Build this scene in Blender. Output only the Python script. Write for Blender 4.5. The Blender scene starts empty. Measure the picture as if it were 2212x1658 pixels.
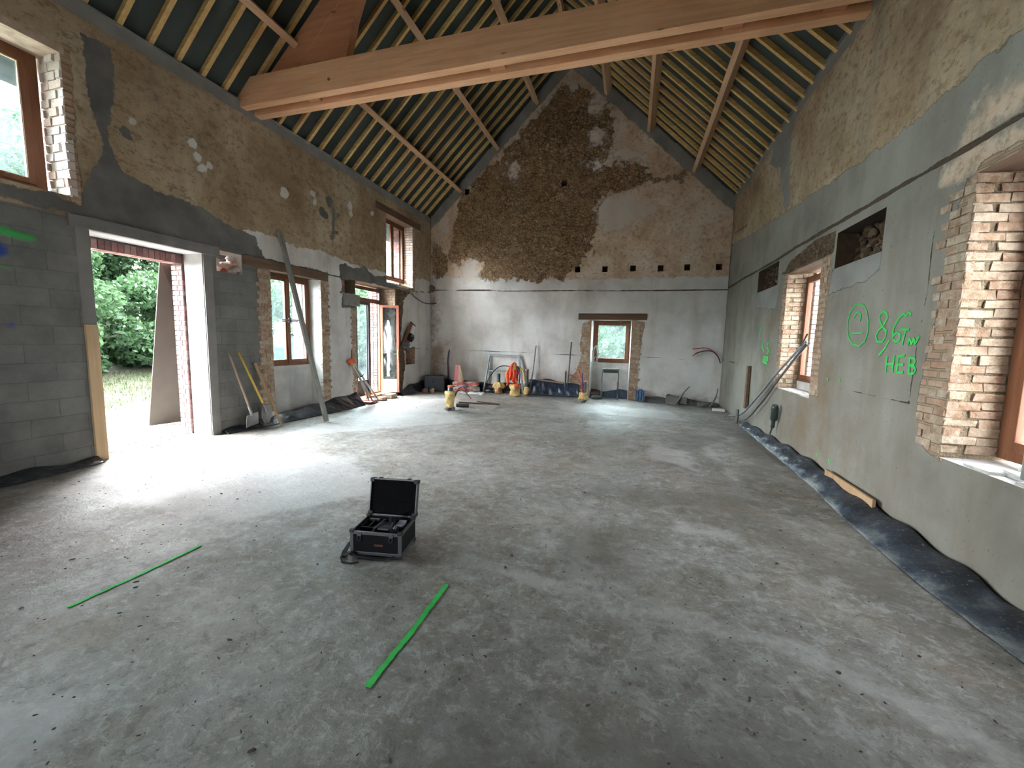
import bpy, math, random
import numpy as np
from mathutils import Vector, Matrix

random.seed(7)
RNG = np.random.default_rng(11)
SC = bpy.context.scene
COL = SC.collection
PI = math.pi

# ------------------------------------------------------------------ camera
YAW, PITCH, ROLL, EYE = .2855, .1061, .0231, 1.62
fw = Vector((-math.sin(YAW)*math.cos(PITCH), math.cos(YAW)*math.cos(PITCH), -math.sin(PITCH)))
rt = Vector((math.cos(YAW), math.sin(YAW), 0)); up = rt.cross(fw)
r2 = math.cos(ROLL)*rt + math.sin(ROLL)*up
u2 = -math.sin(ROLL)*rt + math.cos(ROLL)*up
cam = bpy.data.objects.new('camera', bpy.data.cameras.new('camera'))
COL.objects.link(cam)
M = Matrix((r2, u2, -fw)).transposed().to_4x4(); M.translation = (0, 0, EYE)
cam.matrix_world = M
cam.data.sensor_width = 36; cam.data.lens = 36*873.06/2212; cam.data.clip_start = .02
SC.camera = cam

# ------------------------------------------------------------------ world and exposure
WORLD_STRENGTH = 1.0
EXPOSURE = 5.45
w = bpy.data.worlds.new('overcast'); SC.world = w; w.use_nodes = True
wn = w.node_tree; wn.nodes.clear()
wo = wn.nodes.new('ShaderNodeOutputWorld'); bg = wn.nodes.new('ShaderNodeBackground')
tc = wn.nodes.new('ShaderNodeTexCoord'); cl = wn.nodes.new('ShaderNodeTexNoise'); cl.inputs['Scale'].default_value = 2.2
cl.inputs['Detail'].default_value = 4
wr = wn.nodes.new('ShaderNodeValToRGB')
wr.color_ramp.elements[0].position = .35; wr.color_ramp.elements[0].color = (.88, .94, 1.0, 1)
wr.color_ramp.elements[1].position = .7; wr.color_ramp.elements[1].color = (1.0, 1.0, 1.0, 1)
wn.links.new(tc.outputs['Generated'], cl.inputs['Vector']); wn.links.new(cl.outputs['Fac'], wr.inputs['Fac'])
wn.links.new(wr.outputs['Color'], bg.inputs['Color'])
# the cloud cover is brightest towards the hidden sun, out to the left of the building
sd = Vector((-.84, .28, .22)).normalized()
dt = wn.nodes.new('ShaderNodeVectorMath'); dt.operation = 'DOT_PRODUCT'; wn.links.new(tc.outputs['Generated'], dt.inputs[0]); dt.inputs[1].default_value = sd
mr = wn.nodes.new('ShaderNodeMapRange'); mr.interpolation_type = 'SMOOTHSTEP'; mr.inputs['From Min'].default_value = -.3; mr.inputs['From Max'].default_value = 1.0
mr.inputs['To Min'].default_value = .55*WORLD_STRENGTH; mr.inputs['To Max'].default_value = 2.3*WORLD_STRENGTH
wn.links.new(dt.outputs['Value'], mr.inputs['Value']); wn.links.new(mr.outputs['Result'], bg.inputs['Strength'])
wn.links.new(bg.outputs['Background'], wo.inputs['Surface'])
SC.view_settings.view_transform = 'Standard'; SC.view_settings.look = 'None'
SC.view_settings.gamma = 1; SC.view_settings.use_curve_mapping = False
SC.view_settings.exposure = EXPOSURE
SC.cycles.max_bounces = 7; SC.cycles.diffuse_bounces = 5; SC.cycles.glossy_bounces = 2
SC.cycles.use_adaptive_sampling = True; SC.cycles.adaptive_threshold = .06; SC.cycles.adaptive_min_samples = 16
SC.cycles.transmission_bounces = 6; SC.cycles.transparent_max_bounces = 12
SC.cycles.sample_clamp_indirect = 6; SC.cycles.caustics_reflective = False; SC.cycles.caustics_refractive = False

# portals: they mark where the sky is seen, they give no light themselves
def portal(name, loc, size, rot):
    l = bpy.data.lights.new(name, 'AREA'); l.shape = 'RECTANGLE'; l.size, l.size_y = size
    l.cycles.is_portal = True
    o = bpy.data.objects.new(name, l); COL.objects.link(o); o.location = loc; o.rotation_euler = rot

XL, XR, YB, YF = -6.383, 2.356, 12.1, -4.5
XM, SLOPE, RAFT0, EAVE = -2.01, .95, 9.6, 5.40
TL, TR_, TB = .62, .50, .50                      # wall thicknesses
def roofz(x): return RAFT0 - SLOPE*abs(x-XM)

LEFT_OPEN = dict(upper_near=(1.3, 3.27, 3.18, 4.8), big_door=(3.39, 4.75, 0, 2.84), beam_hole=(4.96, 5.40, 2.62, 2.95),
                 double_window=(5.95, 7.2, 0, 2.82), tall_door=(8.33, 10.02, 0, 2.97), upper_far=(9.62, 10.97, 3.12, 4.9))
RIGHT_OPEN = dict(near_window=(2.75, 3.93, .79, 2.92), far_window=(6.41, 7.68, .94, 2.8))
FRONT_OPEN = (-4.8, -3.6, 0, 2.4)
for k, (a, b, c, d) in LEFT_OPEN.items():
    portal('portal', (XL-TL-.05, (a+b)/2, (c+d)/2), (d-c, b-a), (0, -PI/2, 0))
for k, (a, b, c, d) in RIGHT_OPEN.items():
    portal('portal', (XR+TR_+.05, (a+b)/2, (c+d)/2), (d-c, b-a), (0, PI/2, 0))
portal('portal', (-.6, YB+TB+.05, 1.65), (1.1, 1.3), (-PI/2, 0, 0))
portal('portal', ((FRONT_OPEN[0]+FRONT_OPEN[1])/2, YF-.55, 1.2), (1.2, 2.4), (PI/2, 0, 0))

# ------------------------------------------------------------------ shader helpers
class NT:
    def __init__(s, name):
        s.m = bpy.data.materials.new(name); s.m.use_nodes = True
        s.t = s.m.node_tree; s.n = s.t.nodes; s.n.clear()
        s.out = s.n.new('ShaderNodeOutputMaterial'); s._pos = None
    def link(s, a, b): s.t.links.new(a, b)
    def put(s, sock, v):
        if v is None: return
        if isinstance(v, bpy.types.NodeSocket): s.link(v, sock)
        elif isinstance(v, (tuple, list)) and len(v) == 3 and sock.type == 'RGBA': sock.default_value = (*v, 1)
        else: sock.default_value = v
    @property
    def pos(s):
        if s._pos is None: s._pos = s.n.new('ShaderNodeNewGeometry').outputs['Position']
        return s._pos
    def objpos(s): return s.n.new('ShaderNodeTexCoord').outputs['Object']
    def xyz(s, v=None):
        k = s.n.new('ShaderNodeSeparateXYZ'); s.put(k.inputs[0], v if v is not None else s.pos); return k.outputs
    def vec(s, x, y, z):
        k = s.n.new('ShaderNodeCombineXYZ'); s.put(k.inputs[0], x); s.put(k.inputs[1], y); s.put(k.inputs[2], z); return k.outputs[0]
    def scale(s, v, sc):
        k = s.n.new('ShaderNodeMapping'); s.put(k.inputs['Vector'], v); k.inputs['Scale'].default_value = sc; return k.outputs[0]
    def noise(s, scale, detail=3, vec=None, rough=.55, dist=0):
        k = s.n.new('ShaderNodeTexNoise'); s.put(k.inputs['Vector'], vec if vec is not None else s.pos)
        k.inputs['Scale'].default_value = scale; k.inputs['Detail'].default_value = detail
        k.inputs['Roughness'].default_value = rough; k.inputs['Distortion'].default_value = dist; return k.outputs['Fac']
    def voro(s, scale, vec=None, feature='F1', rand=1):
        k = s.n.new('ShaderNodeTexVoronoi'); k.feature = feature; s.put(k.inputs['Vector'], vec if vec is not None else s.pos)
        k.inputs['Scale'].default_value = scale
        if 'Randomness' in k.inputs: k.inputs['Randomness'].default_value = rand
        return k.outputs
    def ma(s, op, a, b=None, c=None, clamp=False):
        k = s.n.new('ShaderNodeMath'); k.operation = op; k.use_clamp = clamp
        s.put(k.inputs[0], a); s.put(k.inputs[1], b); s.put(k.inputs[2], c); return k.outputs[0]
    def mix(s, f, a, b, blend='MIX'):
        k = s.n.new('ShaderNodeMix'); k.data_type = 'RGBA'; k.blend_type = blend
        s.put(k.inputs['Factor'], f); s.put(k.inputs[6], a); s.put(k.inputs[7], b); return k.outputs[2]
    def mixf(s, f, a, b):
        k = s.n.new('ShaderNodeMix'); k.data_type = 'FLOAT'
        s.put(k.inputs[0], f); s.put(k.inputs[2], a); s.put(k.inputs[3], b); return k.outputs[0]
    def ramp(s, f, stops):
        k = s.n.new('ShaderNodeValToRGB'); s.put(k.inputs[0], f); e = k.color_ramp.elements
        while len(e) < len(stops): e.new(.5)
        for i, (p, c) in enumerate(stops):
            e[i].position = p; e[i].color = (*c, 1) if isinstance(c, tuple) else (c, c, c, 1)
        return k.outputs[0]
    def attr(s, name):
        k = s.n.new('ShaderNodeAttribute'); k.attribute_name = name; return k.outputs['Fac']
    def island(s): return s.n.new('ShaderNodeNewGeometry').outputs['Random Per Island']
    def orand(s): return s.n.new('ShaderNodeObjectInfo').outputs['Random']
    def bump(s, h, dist=.01, strength=1):
        k = s.n.new('ShaderNodeBump'); s.put(k.inputs['Height'], h); k.inputs['Distance'].default_value = dist
        k.inputs['Strength'].default_value = strength; return k.outputs[0]
    def bsdf(s, color, rough=.8, metal=0, normal=None, spec=.5, **kw):
        k = s.n.new('ShaderNodeBsdfPrincipled'); s.put(k.inputs['Base Color'], color); s.put(k.inputs['Roughness'], rough)
        s.put(k.inputs['Metallic'], metal); s.put(k.inputs['Normal'], normal)
        s.put(k.inputs['Specular IOR Level'], spec)
        for a, b in kw.items(): s.put(k.inputs[a.replace('_', ' ')], b)
        return k.outputs[0]
    def done(s, sh): s.link(sh, s.out.inputs['Surface']); return s.m

def simple(name, c, rough=.6, metal=0, var=.25, scale=8, bump=0, spec=.5, bscale=60):
    n = NT(name); v = n.noise(scale, 3, n.objpos())
    a = tuple(x*(1-var) for x in c); b = tuple(min(1, x*(1+var)) for x in c)
    col = n.ramp(v, [(.3, a), (.7, b)])
    nm = n.bump(n.noise(bscale, 3, n.objpos()), bump) if bump else None
    return n.done(n.bsdf(col, rough, metal, nm, spec))

# ------------------------------------------------------------------ material looks; each returns (colour, height in m)
def lk_white(n):
    a = n.noise(1.3, 5, rough=.6); b = n.noise(9, 4); st = n.noise(1.1, 4, n.scale(n.pos, (2.5, 2.5, .5)))
    c = n.ramp(a, [(.3, (.46, .435, .41)), (.5, (.60, .58, .56)), (.72, (.69, .675, .66))])
    c = n.mix(n.ma('MULTIPLY', n.ramp(st, [(.5, 0.), (.75, 1.)]), .45), c, (.36, .29, .22))
    c = n.mix(n.ramp(n.noise(42, 2), [(.66, 0.), (.74, 1.)]), c, (.36, .33, .30))
    return c, n.ma('MULTIPLY', b, .006)
def lk_brown(n):
    a = n.noise(.9, 6, rough=.65, dist=.5); f = n.noise(9, 6, n.scale(n.pos, (1, 1, 1.5)), rough=.75); g = n.noise(34, 3)
    c = n.ramp(a, [(.32, (.24, .165, .10)), (.48, (.36, .27, .17)), (.64, (.47, .385, .27))])
    c = n.mix(n.ma('MULTIPLY', n.ramp(f, [(.38, 1.), (.49, 0.)]), .65), c, (.15, .10, .06))
    c = n.mix(n.ma('MULTIPLY', n.ramp(f, [(.56, 0.), (.70, 1.)]), .35), c, (.52, .45, .34))
    c = n.mix(n.ma('MULTIPLY', n.ramp(g, [(.66, 0.), (.72, 1.)]), .6), c, (.10, .075, .05))
    st = n.noise(1.5, 4, n.scale(n.pos, (2.2, 2.2, .35)), rough=.6)
    c = n.mix(n.ma('MULTIPLY', n.ramp(st, [(.54, 0.), (.70, 1.)]), .45), c, (.20, .165, .13))
    c = n.mix(n.ma('MULTIPLY', n.ramp(n.noise(.6, 4), [(.55, 0.), (.72, 1.)]), .4), c, (.36, .25, .16))
    return c, n.ma('ADD', n.ma('MULTIPLY', f, .016), n.ma('MULTIPLY', g, .004))
def lk_tan(n):
    a = n.noise(1.6, 5, rough=.7); f = n.noise(11, 5, rough=.7)
    c = n.ramp(a, [(.32, (.42, .29, .20)), (.5, (.57, .44, .33)), (.66, (.66, .57, .48))])
    c = n.mix(n.ma('MULTIPLY', n.ramp(f, [(.36, 1.), (.48, 0.)]), .6), c, (.24, .16, .10))
    return c, n.ma('MULTIPLY', f, .015)
def lk_palertan(n):
    c, h = lk_white(n); return n.mix(.6, c, (.55, .45, .36)), h
def lk_cement(n):
    a = n.noise(2.2, 5, rough=.6)
    return n.ramp(a, [(.3, (.10, .098, .09)), (.7, (.18, .175, .165))]), n.ma('MULTIPLY', n.noise(30, 3), .004)
def lk_palecement(n):
    a = n.noise(2.2, 5, rough=.6)
    return n.ramp(a, [(.3, (.20, .195, .18)), (.7, (.29, .28, .265))]), n.ma('MULTIPLY', n.noise(30, 3), .004)
def brickvec(n, ax, sx=1):
    p = n.xyz(); j = n.noise(6, 2)
    return n.vec(n.ma('ADD', p[ax], n.ma('MULTIPLY', j, .02)), n.ma('ADD', p[2], n.ma('MULTIPLY', n.noise(4, 2), .02)), 0.)
def lk_blocks(n, ax=1):
    k = n.n.new('ShaderNodeTexBrick'); n.put(k.inputs['Vector'], brickvec(n, ax)); k.inputs['Scale'].default_value = 1
    for a, b in (('Brick Width', .5), ('Row Height', .21), ('Mortar Size', .006), ('Mortar Smooth', .6), ('Bias', 0.)): k.inputs[a].default_value = b
    k.inputs['Color1'].default_value = (.155, .155, .145, 1); k.inputs['Color2'].default_value = (.235, .23, .215, 1); k.inputs['Mortar'].default_value = (.13, .13, .12, 1)
    c = n.mix(.6, k.outputs['Color'], n.ramp(n.noise(3, 5, rough=.65), [(.3, (.085, .087, .08)), (.7, (.215, .212, .195))]))
    return c, n.ma('ADD', n.ma('MULTIPLY', k.outputs['Fac'], -.004), n.ma('MULTIPLY', n.noise(60, 3), .005))
def lk_brick(n, ax=1):
    k = n.n.new('ShaderNodeTexBrick'); n.put(k.inputs['Vector'], brickvec(n, ax)); k.inputs['Scale'].default_value = 1
    for a, b in (('Brick Width', .225), ('Row Height', .074), ('Mortar Size', .013), ('Mortar Smooth', .4), ('Bias', 0.)): k.inputs[a].default_value = b
    k.inputs['Color1'].default_value = (.40, .215, .135, 1); k.inputs['Color2'].default_value = (.46, .34, .24, 1); k.inputs['Mortar'].default_value = (.27, .21, .145, 1)
    c = n.mix(.4, k.outputs['Color'], n.ramp(n.noise(7, 4, rough=.7), [(.3, (.20, .12, .075)), (.7, (.50, .41, .31))]))
    return c, n.ma('ADD', n.ma('MULTIPLY', k.outputs['Fac'], -.018), n.ma('MULTIPLY', n.noise(25, 3), .012))
def lk_stone(n):
    p = n.scale(n.pos, (1, 1, 1.3)); wv = n.n.new('ShaderNodeVectorMath'); wv.operation = 'ADD'
    nz = n.n.new('ShaderNodeTexNoise'); nz.inputs['Scale'].default_value = 6; nz.inputs['Detail'].default_value = 5; nz.inputs['Roughness'].default_value = .7; n.put(nz.inputs['Vector'], n.pos)
    sc_ = n.n.new('ShaderNodeVectorMath'); sc_.operation = 'SCALE'; n.put(sc_.inputs[0], nz.outputs['Color']); sc_.inputs['Scale'].default_value = .34
    n.put(wv.inputs[0], p); n.put(wv.inputs[1], sc_.outputs[0]); v = wv.outputs[0]
    e = n.voro(9.5, v, 'DISTANCE_TO_EDGE')['Distance']; cv = n.voro(9.5, v); rnd = n.xyz(cv['Color'])[0]
    fine = n.noise(24, 5, rough=.75)
    c = n.ramp(rnd, [(0., (.33, .19, .10)), (.35, (.49, .31, .17)), (.7, (.62, .43, .26)), (1., (.72, .59, .43))])
    c = n.mix(.5, c, n.ramp(fine, [(.36, (.17, .09, .045)), (.5, (.54, .35, .20)), (.64, (.78, .62, .43))]))
    c = n.mix(n.ma('MULTIPLY', n.ramp(n.noise(.9, 4), [(.42, 0.), (.62, 1.)]), .45), c, (.46, .32, .18))
    pit = n.ramp(n.noise(15, 4, rough=.7), [(.34, 1.), (.43, 0.)])
    jt = n.ma('MULTIPLY', n.ramp(e, [(.0, 1.), (.14, 0.)]), n.ramp(n.noise(5, 3), [(.38, .15), (.55, 1.)]))
    c = n.mix(n.ma('MULTIPLY', jt, .85), c, (.08, .042, .022)); c = n.mix(n.ma('MULTIPLY', pit, .8), c, (.07, .037, .02))
    h = n.ma('ADD', n.ma('MULTIPLY', n.ma('MINIMUM', e, .3), .14), n.ma('ADD', n.ma('MULTIPLY', rnd, .03), n.ma('MULTIPLY', fine, .05)))
    return c, h
def lk_rubble(n):
    c, h = lk_stone(n); return n.mix(.55, c, (.06, .042, .03)), h
def lk_flat(col):
    return lambda n: (n.mix(n.noise(8, 3), tuple(x*.8 for x in col), col), n.ma('MULTIPLY', n.noise(40, 2), .002))

def layered(name, base, layers, rough=.9):
    """layers: (mask attribute, look, ragged amplitude, edge softness, height step)"""
    n = NT(name); c, h = base(n)
    rag = n.noise(7, 6, rough=.72); rag2 = n.noise(2.3, 4)
    jit = n.ma('ADD', n.ma('MULTIPLY', n.ma('SUBTRACT', rag, .5), 1.7), n.ma('MULTIPLY', n.ma('SUBTRACT', rag2, .5), 1.6))
    for (at, look, amp, soft, step) in layers:
        d = n.ma('ADD', n.attr(at), n.ma('MULTIPLY', jit, amp))
        f = n.ma('ADD', n.ma('DIVIDE', d, soft), .5, clamp=True)
        c2, h2 = look(n)
        c = n.mix(f, c, c2); h = n.mixf(f, h, n.ma('ADD', h2, step))
    return n.done(n.bsdf(c, rough, normal=n.bump(h, 1.0, .9), spec=.15))

# ------------------------------------------------------------------ mesh helpers
class MB:
    def __init__(s): s.v = []; s.f = []; s.mi = []; s.M = Matrix.Identity(4)
    def add(s, vs, fs, mi=0):
        b = len(s.v); s.v += [tuple(s.M @ Vector(p)) for p in vs]; s.f += [tuple(b+i for i in f) for f in fs]; s.mi += [mi]*len(fs)
    def box(s, a, b, mi=0, T=None, jit=0):
        x0, y0, z0 = [min(a[i], b[i]) for i in range(3)]; x1, y1, z1 = [max(a[i], b[i]) for i in range(3)]
        vs = [(x0,y0,z0),(x1,y0,z0),(x1,y1,z0),(x0,y1,z0),(x0,y0,z1),(x1,y0,z1),(x1,y1,z1),(x0,y1,z1)]
        if jit: vs = [tuple(c+random.uniform(-jit, jit) for c in p) for p in vs]
        if T is not None: vs = [tuple(T @ Vector(p)) for p in vs]
        s.add(vs, [(0,3,2,1),(4,5,6,7),(0,1,5,4),(1,2,6,5),(2,3,7,6),(3,0,4,7)], mi)
    def bar(s, p, q, wd, ht, upv=(0, 0, 1), mi=0):
        p, q = Vector(p), Vector(q); d = (q-p).normalized(); upv = Vector(upv)
        sd = d.cross(upv).normalized(); uu = sd.cross(d)
        vs = []
        for c in (p, q):
            for a, b in ((-1,-1),(1,-1),(1,1),(-1,1)): vs.append(tuple(c+sd*a*wd/2+uu*b*ht/2))
        s.add(vs, [(0,1,2,3),(7,6,5,4),(0,4,5,1),(1,5,6,2),(2,6,7,3),(3,7,4,0)], mi)
    def tube(s, pts, r, n=10, mi=0, cap=True):
        pts = [Vector(p) for p in pts]; rs = r if isinstance(r, (list, tuple)) else [r]*len(pts)
        t0 = (pts[1]-pts[0]).normalized(); a = Vector((0, 0, 1)) if abs(t0.z) < .9 else Vector((1, 0, 0))
        u_ = t0.cross(a).normalized(); vs = []; fs = []
        for i, p in enumerate(pts):
            t = (pts[min(i+1, len(pts)-1)]-pts[max(i-1, 0)]).normalized()
            u_ = (u_-t*u_.dot(t)).normalized(); v_ = t.cross(u_)
            for k in range(n): an = 2*PI*k/n; vs.append(tuple(p+(u_*math.cos(an)+v_*math.sin(an))*rs[i]))
        for i in range(len(pts)-1):
            for k in range(n): fs.append((i*n+k, i*n+(k+1) % n, (i+1)*n+(k+1) % n, (i+1)*n+k))
        if cap: fs.append(tuple(range(n))[::-1]); fs.append(tuple((len(pts)-1)*n+k for k in range(n)))
        s.add(vs, fs, mi)
    def prism(s, poly, fn, d0, d1, mi=0):
        n = len(poly); vs = [fn(a, b, d0) for a, b in poly]+[fn(a, b, d1) for a, b in poly]
        s.add(vs, [tuple(range(n))[::-1], tuple(range(n, 2*n))]+[(i, (i+1) % n, n+(i+1) % n, n+i) for i in range(n)], mi)
    def grid(s, fn, nu, nv, mi=0, wrapu=False):
        vs = [fn(i/nu, j/nv) for j in range(nv+1) for i in range(nu+1)]
        s.add(vs, [(j*(nu+1)+i, j*(nu+1)+i+1, (j+1)*(nu+1)+i+1, (j+1)*(nu+1)+i) for j in range(nv) for i in range(nu)], mi)
    def build(s, name, mats, parent=None, smooth=False, bevel=0, org=None, solid=0):
        me = bpy.data.meshes.new(name); vv = s.v
        if org is not None: vv = [(a-org[0], b-org[1], c-org[2]) for a, b, c in vv]
        me.from_pydata(vv, [], s.f)
        for m in (mats if isinstance(mats, (list, tuple)) else [mats]): me.materials.append(m)
        me.polygons.foreach_set('material_index', s.mi)
        if smooth: me.polygons.foreach_set('use_smooth', [True]*len(s.f))
        me.update()
        o = bpy.data.objects.new(name, me); COL.objects.link(o)
        if org is not None: o.location = org
        if parent is not None: o.parent = parent
        if bevel:
            b = o.modifiers.new('bevel', 'BEVEL'); b.width = bevel; b.segments = 2; b.limit_method = 'ANGLE'
        if solid:
            b = o.modifiers.new('solid', 'SOLIDIFY'); b.thickness = solid; b.offset = 0
        return o

def thing(name, label, cat, loc=(0, 0, 0), rotz=0, group=None):
    o = bpy.data.objects.new(name, None); COL.objects.link(o); o.location = loc; o.rotation_euler = (0, 0, rotz)
    o.empty_display_size = .1
    o['label'] = label; o['category'] = cat
    if group: o['group'] = group
    return o
def tag(o, label, cat, group=None, kind=None):
    o['label'] = label; o['category'] = cat
    if group: o['group'] = group
    if kind: o['kind'] = kind
    return o
def struct(o): o['kind'] = 'structure'; return o
def fbm(p, sc, seed=0, octv=3):
    """cheap value noise on (N,2) points"""
    out = np.zeros(len(p)); amp = 1; tot = 0
    for o in range(octv):
        q = p*sc*(2**o)+seed*17.3; i = np.floor(q).astype(int); f = q-i; f = f*f*(3-2*f)
        def h(a, b):
            v = np.sin((a*127.1+b*311.7+o*74.7+seed*13.1).astype(float))*43758.5453; return v-np.floor(v)
        n = (h(i[:,0], i[:,1])*(1-f[:,0])+h(i[:,0]+1, i[:,1])*f[:,0])*(1-f[:,1]) + (h(i[:,0], i[:,1]+1)*(1-f[:,0])+h(i[:,0]+1, i[:,1]+1)*f[:,0])*f[:,1]
        out += n*amp; tot += amp; amp *= .5
    return out/tot
def sd_seg(p, a, b):
    a = np.array(a, float); b = np.array(b, float); ab = b-a
    t = np.clip(((p-a)@ab)/max(ab@ab, 1e-9), 0, 1); return np.linalg.norm(p-a-t[:,None]*ab, axis=1)
def sd_poly(p, poly):
    n = len(poly); d = np.full(len(p), 9.); ins = np.zeros(len(p), bool)
    for i in range(n):
        a, b = poly[i], poly[(i+1) % n]; d = np.minimum(d, sd_seg(p, a, b))
        if a[1] != b[1]:
            c = ((a[1] > p[:,1]) != (b[1] > p[:,1])) & (p[:,0] < (b[0]-a[0])*(p[:,1]-a[1])/(b[1]-a[1])+a[0]); ins ^= c
    return np.where(ins, d, -d)
def sd_line(p, pts, hw):
    d = np.full(len(p), 9.)
    for a, b in zip(pts[:-1], pts[1:]): d = np.minimum(d, sd_seg(p, a, b))
    return hw-d
def mask(p, polys=(), lines=(), blobs=()):
    d = np.full(len(p), -9.)
    for q in polys: d = np.maximum(d, sd_poly(p, q))
    for q, hw in lines: d = np.maximum(d, sd_line(p, q, hw))
    for (x, y, r) in blobs: d = np.maximum(d, r-np.hypot(p[:,0]-x, p[:,1]-y))
    return np.clip(d, -.6, .6)
def rect(a, b, c, d): return [(a, c), (b, c), (b, d), (a, d)]

def plane_grid(name, s0, s1, z0, z1, res, holes, to3d, mat, masks=None, keep=None, disp=None, flip=False, extra=None):
    S = set(np.round(np.arange(s0, s1+res*.5, res), 4)); Z = set(np.round(np.arange(z0, z1+res*.5, res), 4)); S |= {s0, s1}; Z |= {z0, z1}
    def snap(st, vals):
        for v in vals:
            for q in [q for q in st if abs(q-v) < res*.45 and q not in (s0, s1, z0, z1)]: st.discard(q)
        for v in vals: st.add(v)
    snap(S, sorted({h[0] for h in holes} | {h[1] for h in holes})); snap(Z, sorted({h[2] for h in holes} | {h[3] for h in holes}))
    S = np.array(sorted(x for x in S if s0 <= x <= s1)); Z = np.array(sorted(x for x in Z if z0 <= x <= z1))
    SS, ZZ = np.meshgrid(S, Z); P = np.stack([SS.ravel(), ZZ.ravel()], 1)
    ns, nz = len(S), len(Z)
    I, J = np.meshgrid(np.arange(ns-1), np.arange(nz-1)); I = I.ravel(); J = J.ravel()
    cs = (S[I]+S[I+1])/2; cz = (Z[J]+Z[J+1])/2; ok = np.ones(len(I), bool)
    for h in holes: ok &= ~((cs > h[0]) & (cs < h[1]) & (cz > h[2]) & (cz < h[3]))
    if keep is not None: ok &= keep(cs, cz)
    I = I[ok]; J = J[ok]; a = J*ns+I
    F = np.stack([a, a+1, a+ns+1, a+ns], 1)
    if flip: F = F[:, ::-1]
    W = np.zeros(len(P)) if disp is None else disp(P)
    for h in holes:      # keep opening edges straight enough for their linings
        e = (P[:,0] >= h[0]-1e-3) & (P[:,0] <= h[1]+1e-3) & (P[:,1] >= h[2]-1e-3) & (P[:,1] <= h[3]+1e-3); W[e] = 0
    X = to3d(P[:,0], P[:,1], W)
    me = bpy.data.meshes.new(name)
    me.vertices.add(len(X)); me.vertices.foreach_set('co', X.astype('f').ravel())
    me.loops.add(F.size); me.loops.foreach_set('vertex_index', F.ravel().astype('i'))
    me.polygons.add(len(F)); me.polygons.foreach_set('loop_start', np.arange(0, F.size, 4, dtype='i'))
    me.update(calc_edges=True); me.validate()
    for k, fn in (masks or {}).items():
        at = me.attributes.new(k, 'FLOAT', 'POINT'); at.data.foreach_set('value', fn(P).astype('f'))
    me.materials.append(mat)
    o = bpy.data.objects.new(name, me); COL.objects.link(o)
    return o
def outer_shell(mb, s0, s1, z0, z1, holes, fn, mi=0):
    """coarse face with openings; fn(s,z)->3d"""
    S = sorted({s0, s1} | {h[0] for h in holes} | {h[1] for h in holes}); Z = sorted({z0, z1} | {h[2] for h in holes} | {h[3] for h in holes})
    for a, b in zip(S[:-1], S[1:]):
        for c, d in zip(Z[:-1], Z[1:]):
            if any((a+b)/2 > h[0] and (a+b)/2 < h[1] and (c+d)/2 > h[2] and (c+d)/2 < h[3] for h in holes): continue
            mb.add([fn(a, c), fn(b, c), fn(b, d), fn(a, d)], [(0, 1, 2, 3)], mi)
# wall frames: (s, z, depth into the wall) -> world
def PL(s, z, d=0): return (XL-d, s, z)
def PR(s, z, d=0): return (XR+d, s, z)
def PB(s, z, d=0): return (s, YB+d, z)

# ------------------------------------------------------------------ materials
M_LEFT = layered('left_wall_surface', lk_brown, [
    ('m_white', lk_white, .10, .01, .012), ('m_block', lambda n: lk_blocks(n, 1), .03, .01, -.01), ('m_cement', lk_cement, .10, .01, .012),
    ('m_cope', lk_palecement, .06, .02, .004), ('m_pale', lk_white, .10, .01, .004), ('m_brick', lambda n: lk_brick(n, 1), .07, .008, -.02),
    ('m_rubble', lk_rubble, .12, .01, -.03), ('m_line', lk_flat((.07, .055, .045)), .012, .008, -.02),
    ('m_green', lk_flat((.05, .42, .10)), .05, .05, .001), ('m_blue', lk_flat((.03, .07, .35)), .05, .05, .001)])
def lk_greige(n):
    c, h = lk_white(n)
    return n.mix(1.0, c, (.40, .39, .345), 'MULTIPLY'), h
M_RIGHT = layered('right_wall_surface', lk_greige, [
    ('m_brown', lk_brown, .12, .01, .006), ('m_pale', lk_palecement, .08, .015, .008), ('m_moss', lk_tan, .25, .12, .0),
    ('m_stain', lk_flat((.22, .175, .125)), .5, .5, .0), ('m_cement', lk_palecement, .06, .01, -.02),
    ('m_brick', lambda n: lk_brick(n, 1), .07, .008, -.02), ('m_rubble', lk_rubble, .05, .01, -.03),
    ('m_line', lk_flat((.10, .07, .05)), .02, .008, -.03)])
M_BACK = layered('gable_wall_surface', lk_white, [
    ('m_brown', lk_tan, .10, .01, .006), ('m_stone', lk_stone, .42, .03, -.01), ('m_pale', lk_palertan, .42, .10, .0),
    ('m_cement', lk_palecement, .12, .02, .01), ('m_brick', lambda n: lk_brick(n, 0), .08, .008, -.02),
    ('m_stain', lk_flat((.30, .235, .17)), .5, .4, .0), ('m_line', lk_flat((.12, .085, .07)), .012, .008, -.02)])

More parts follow.
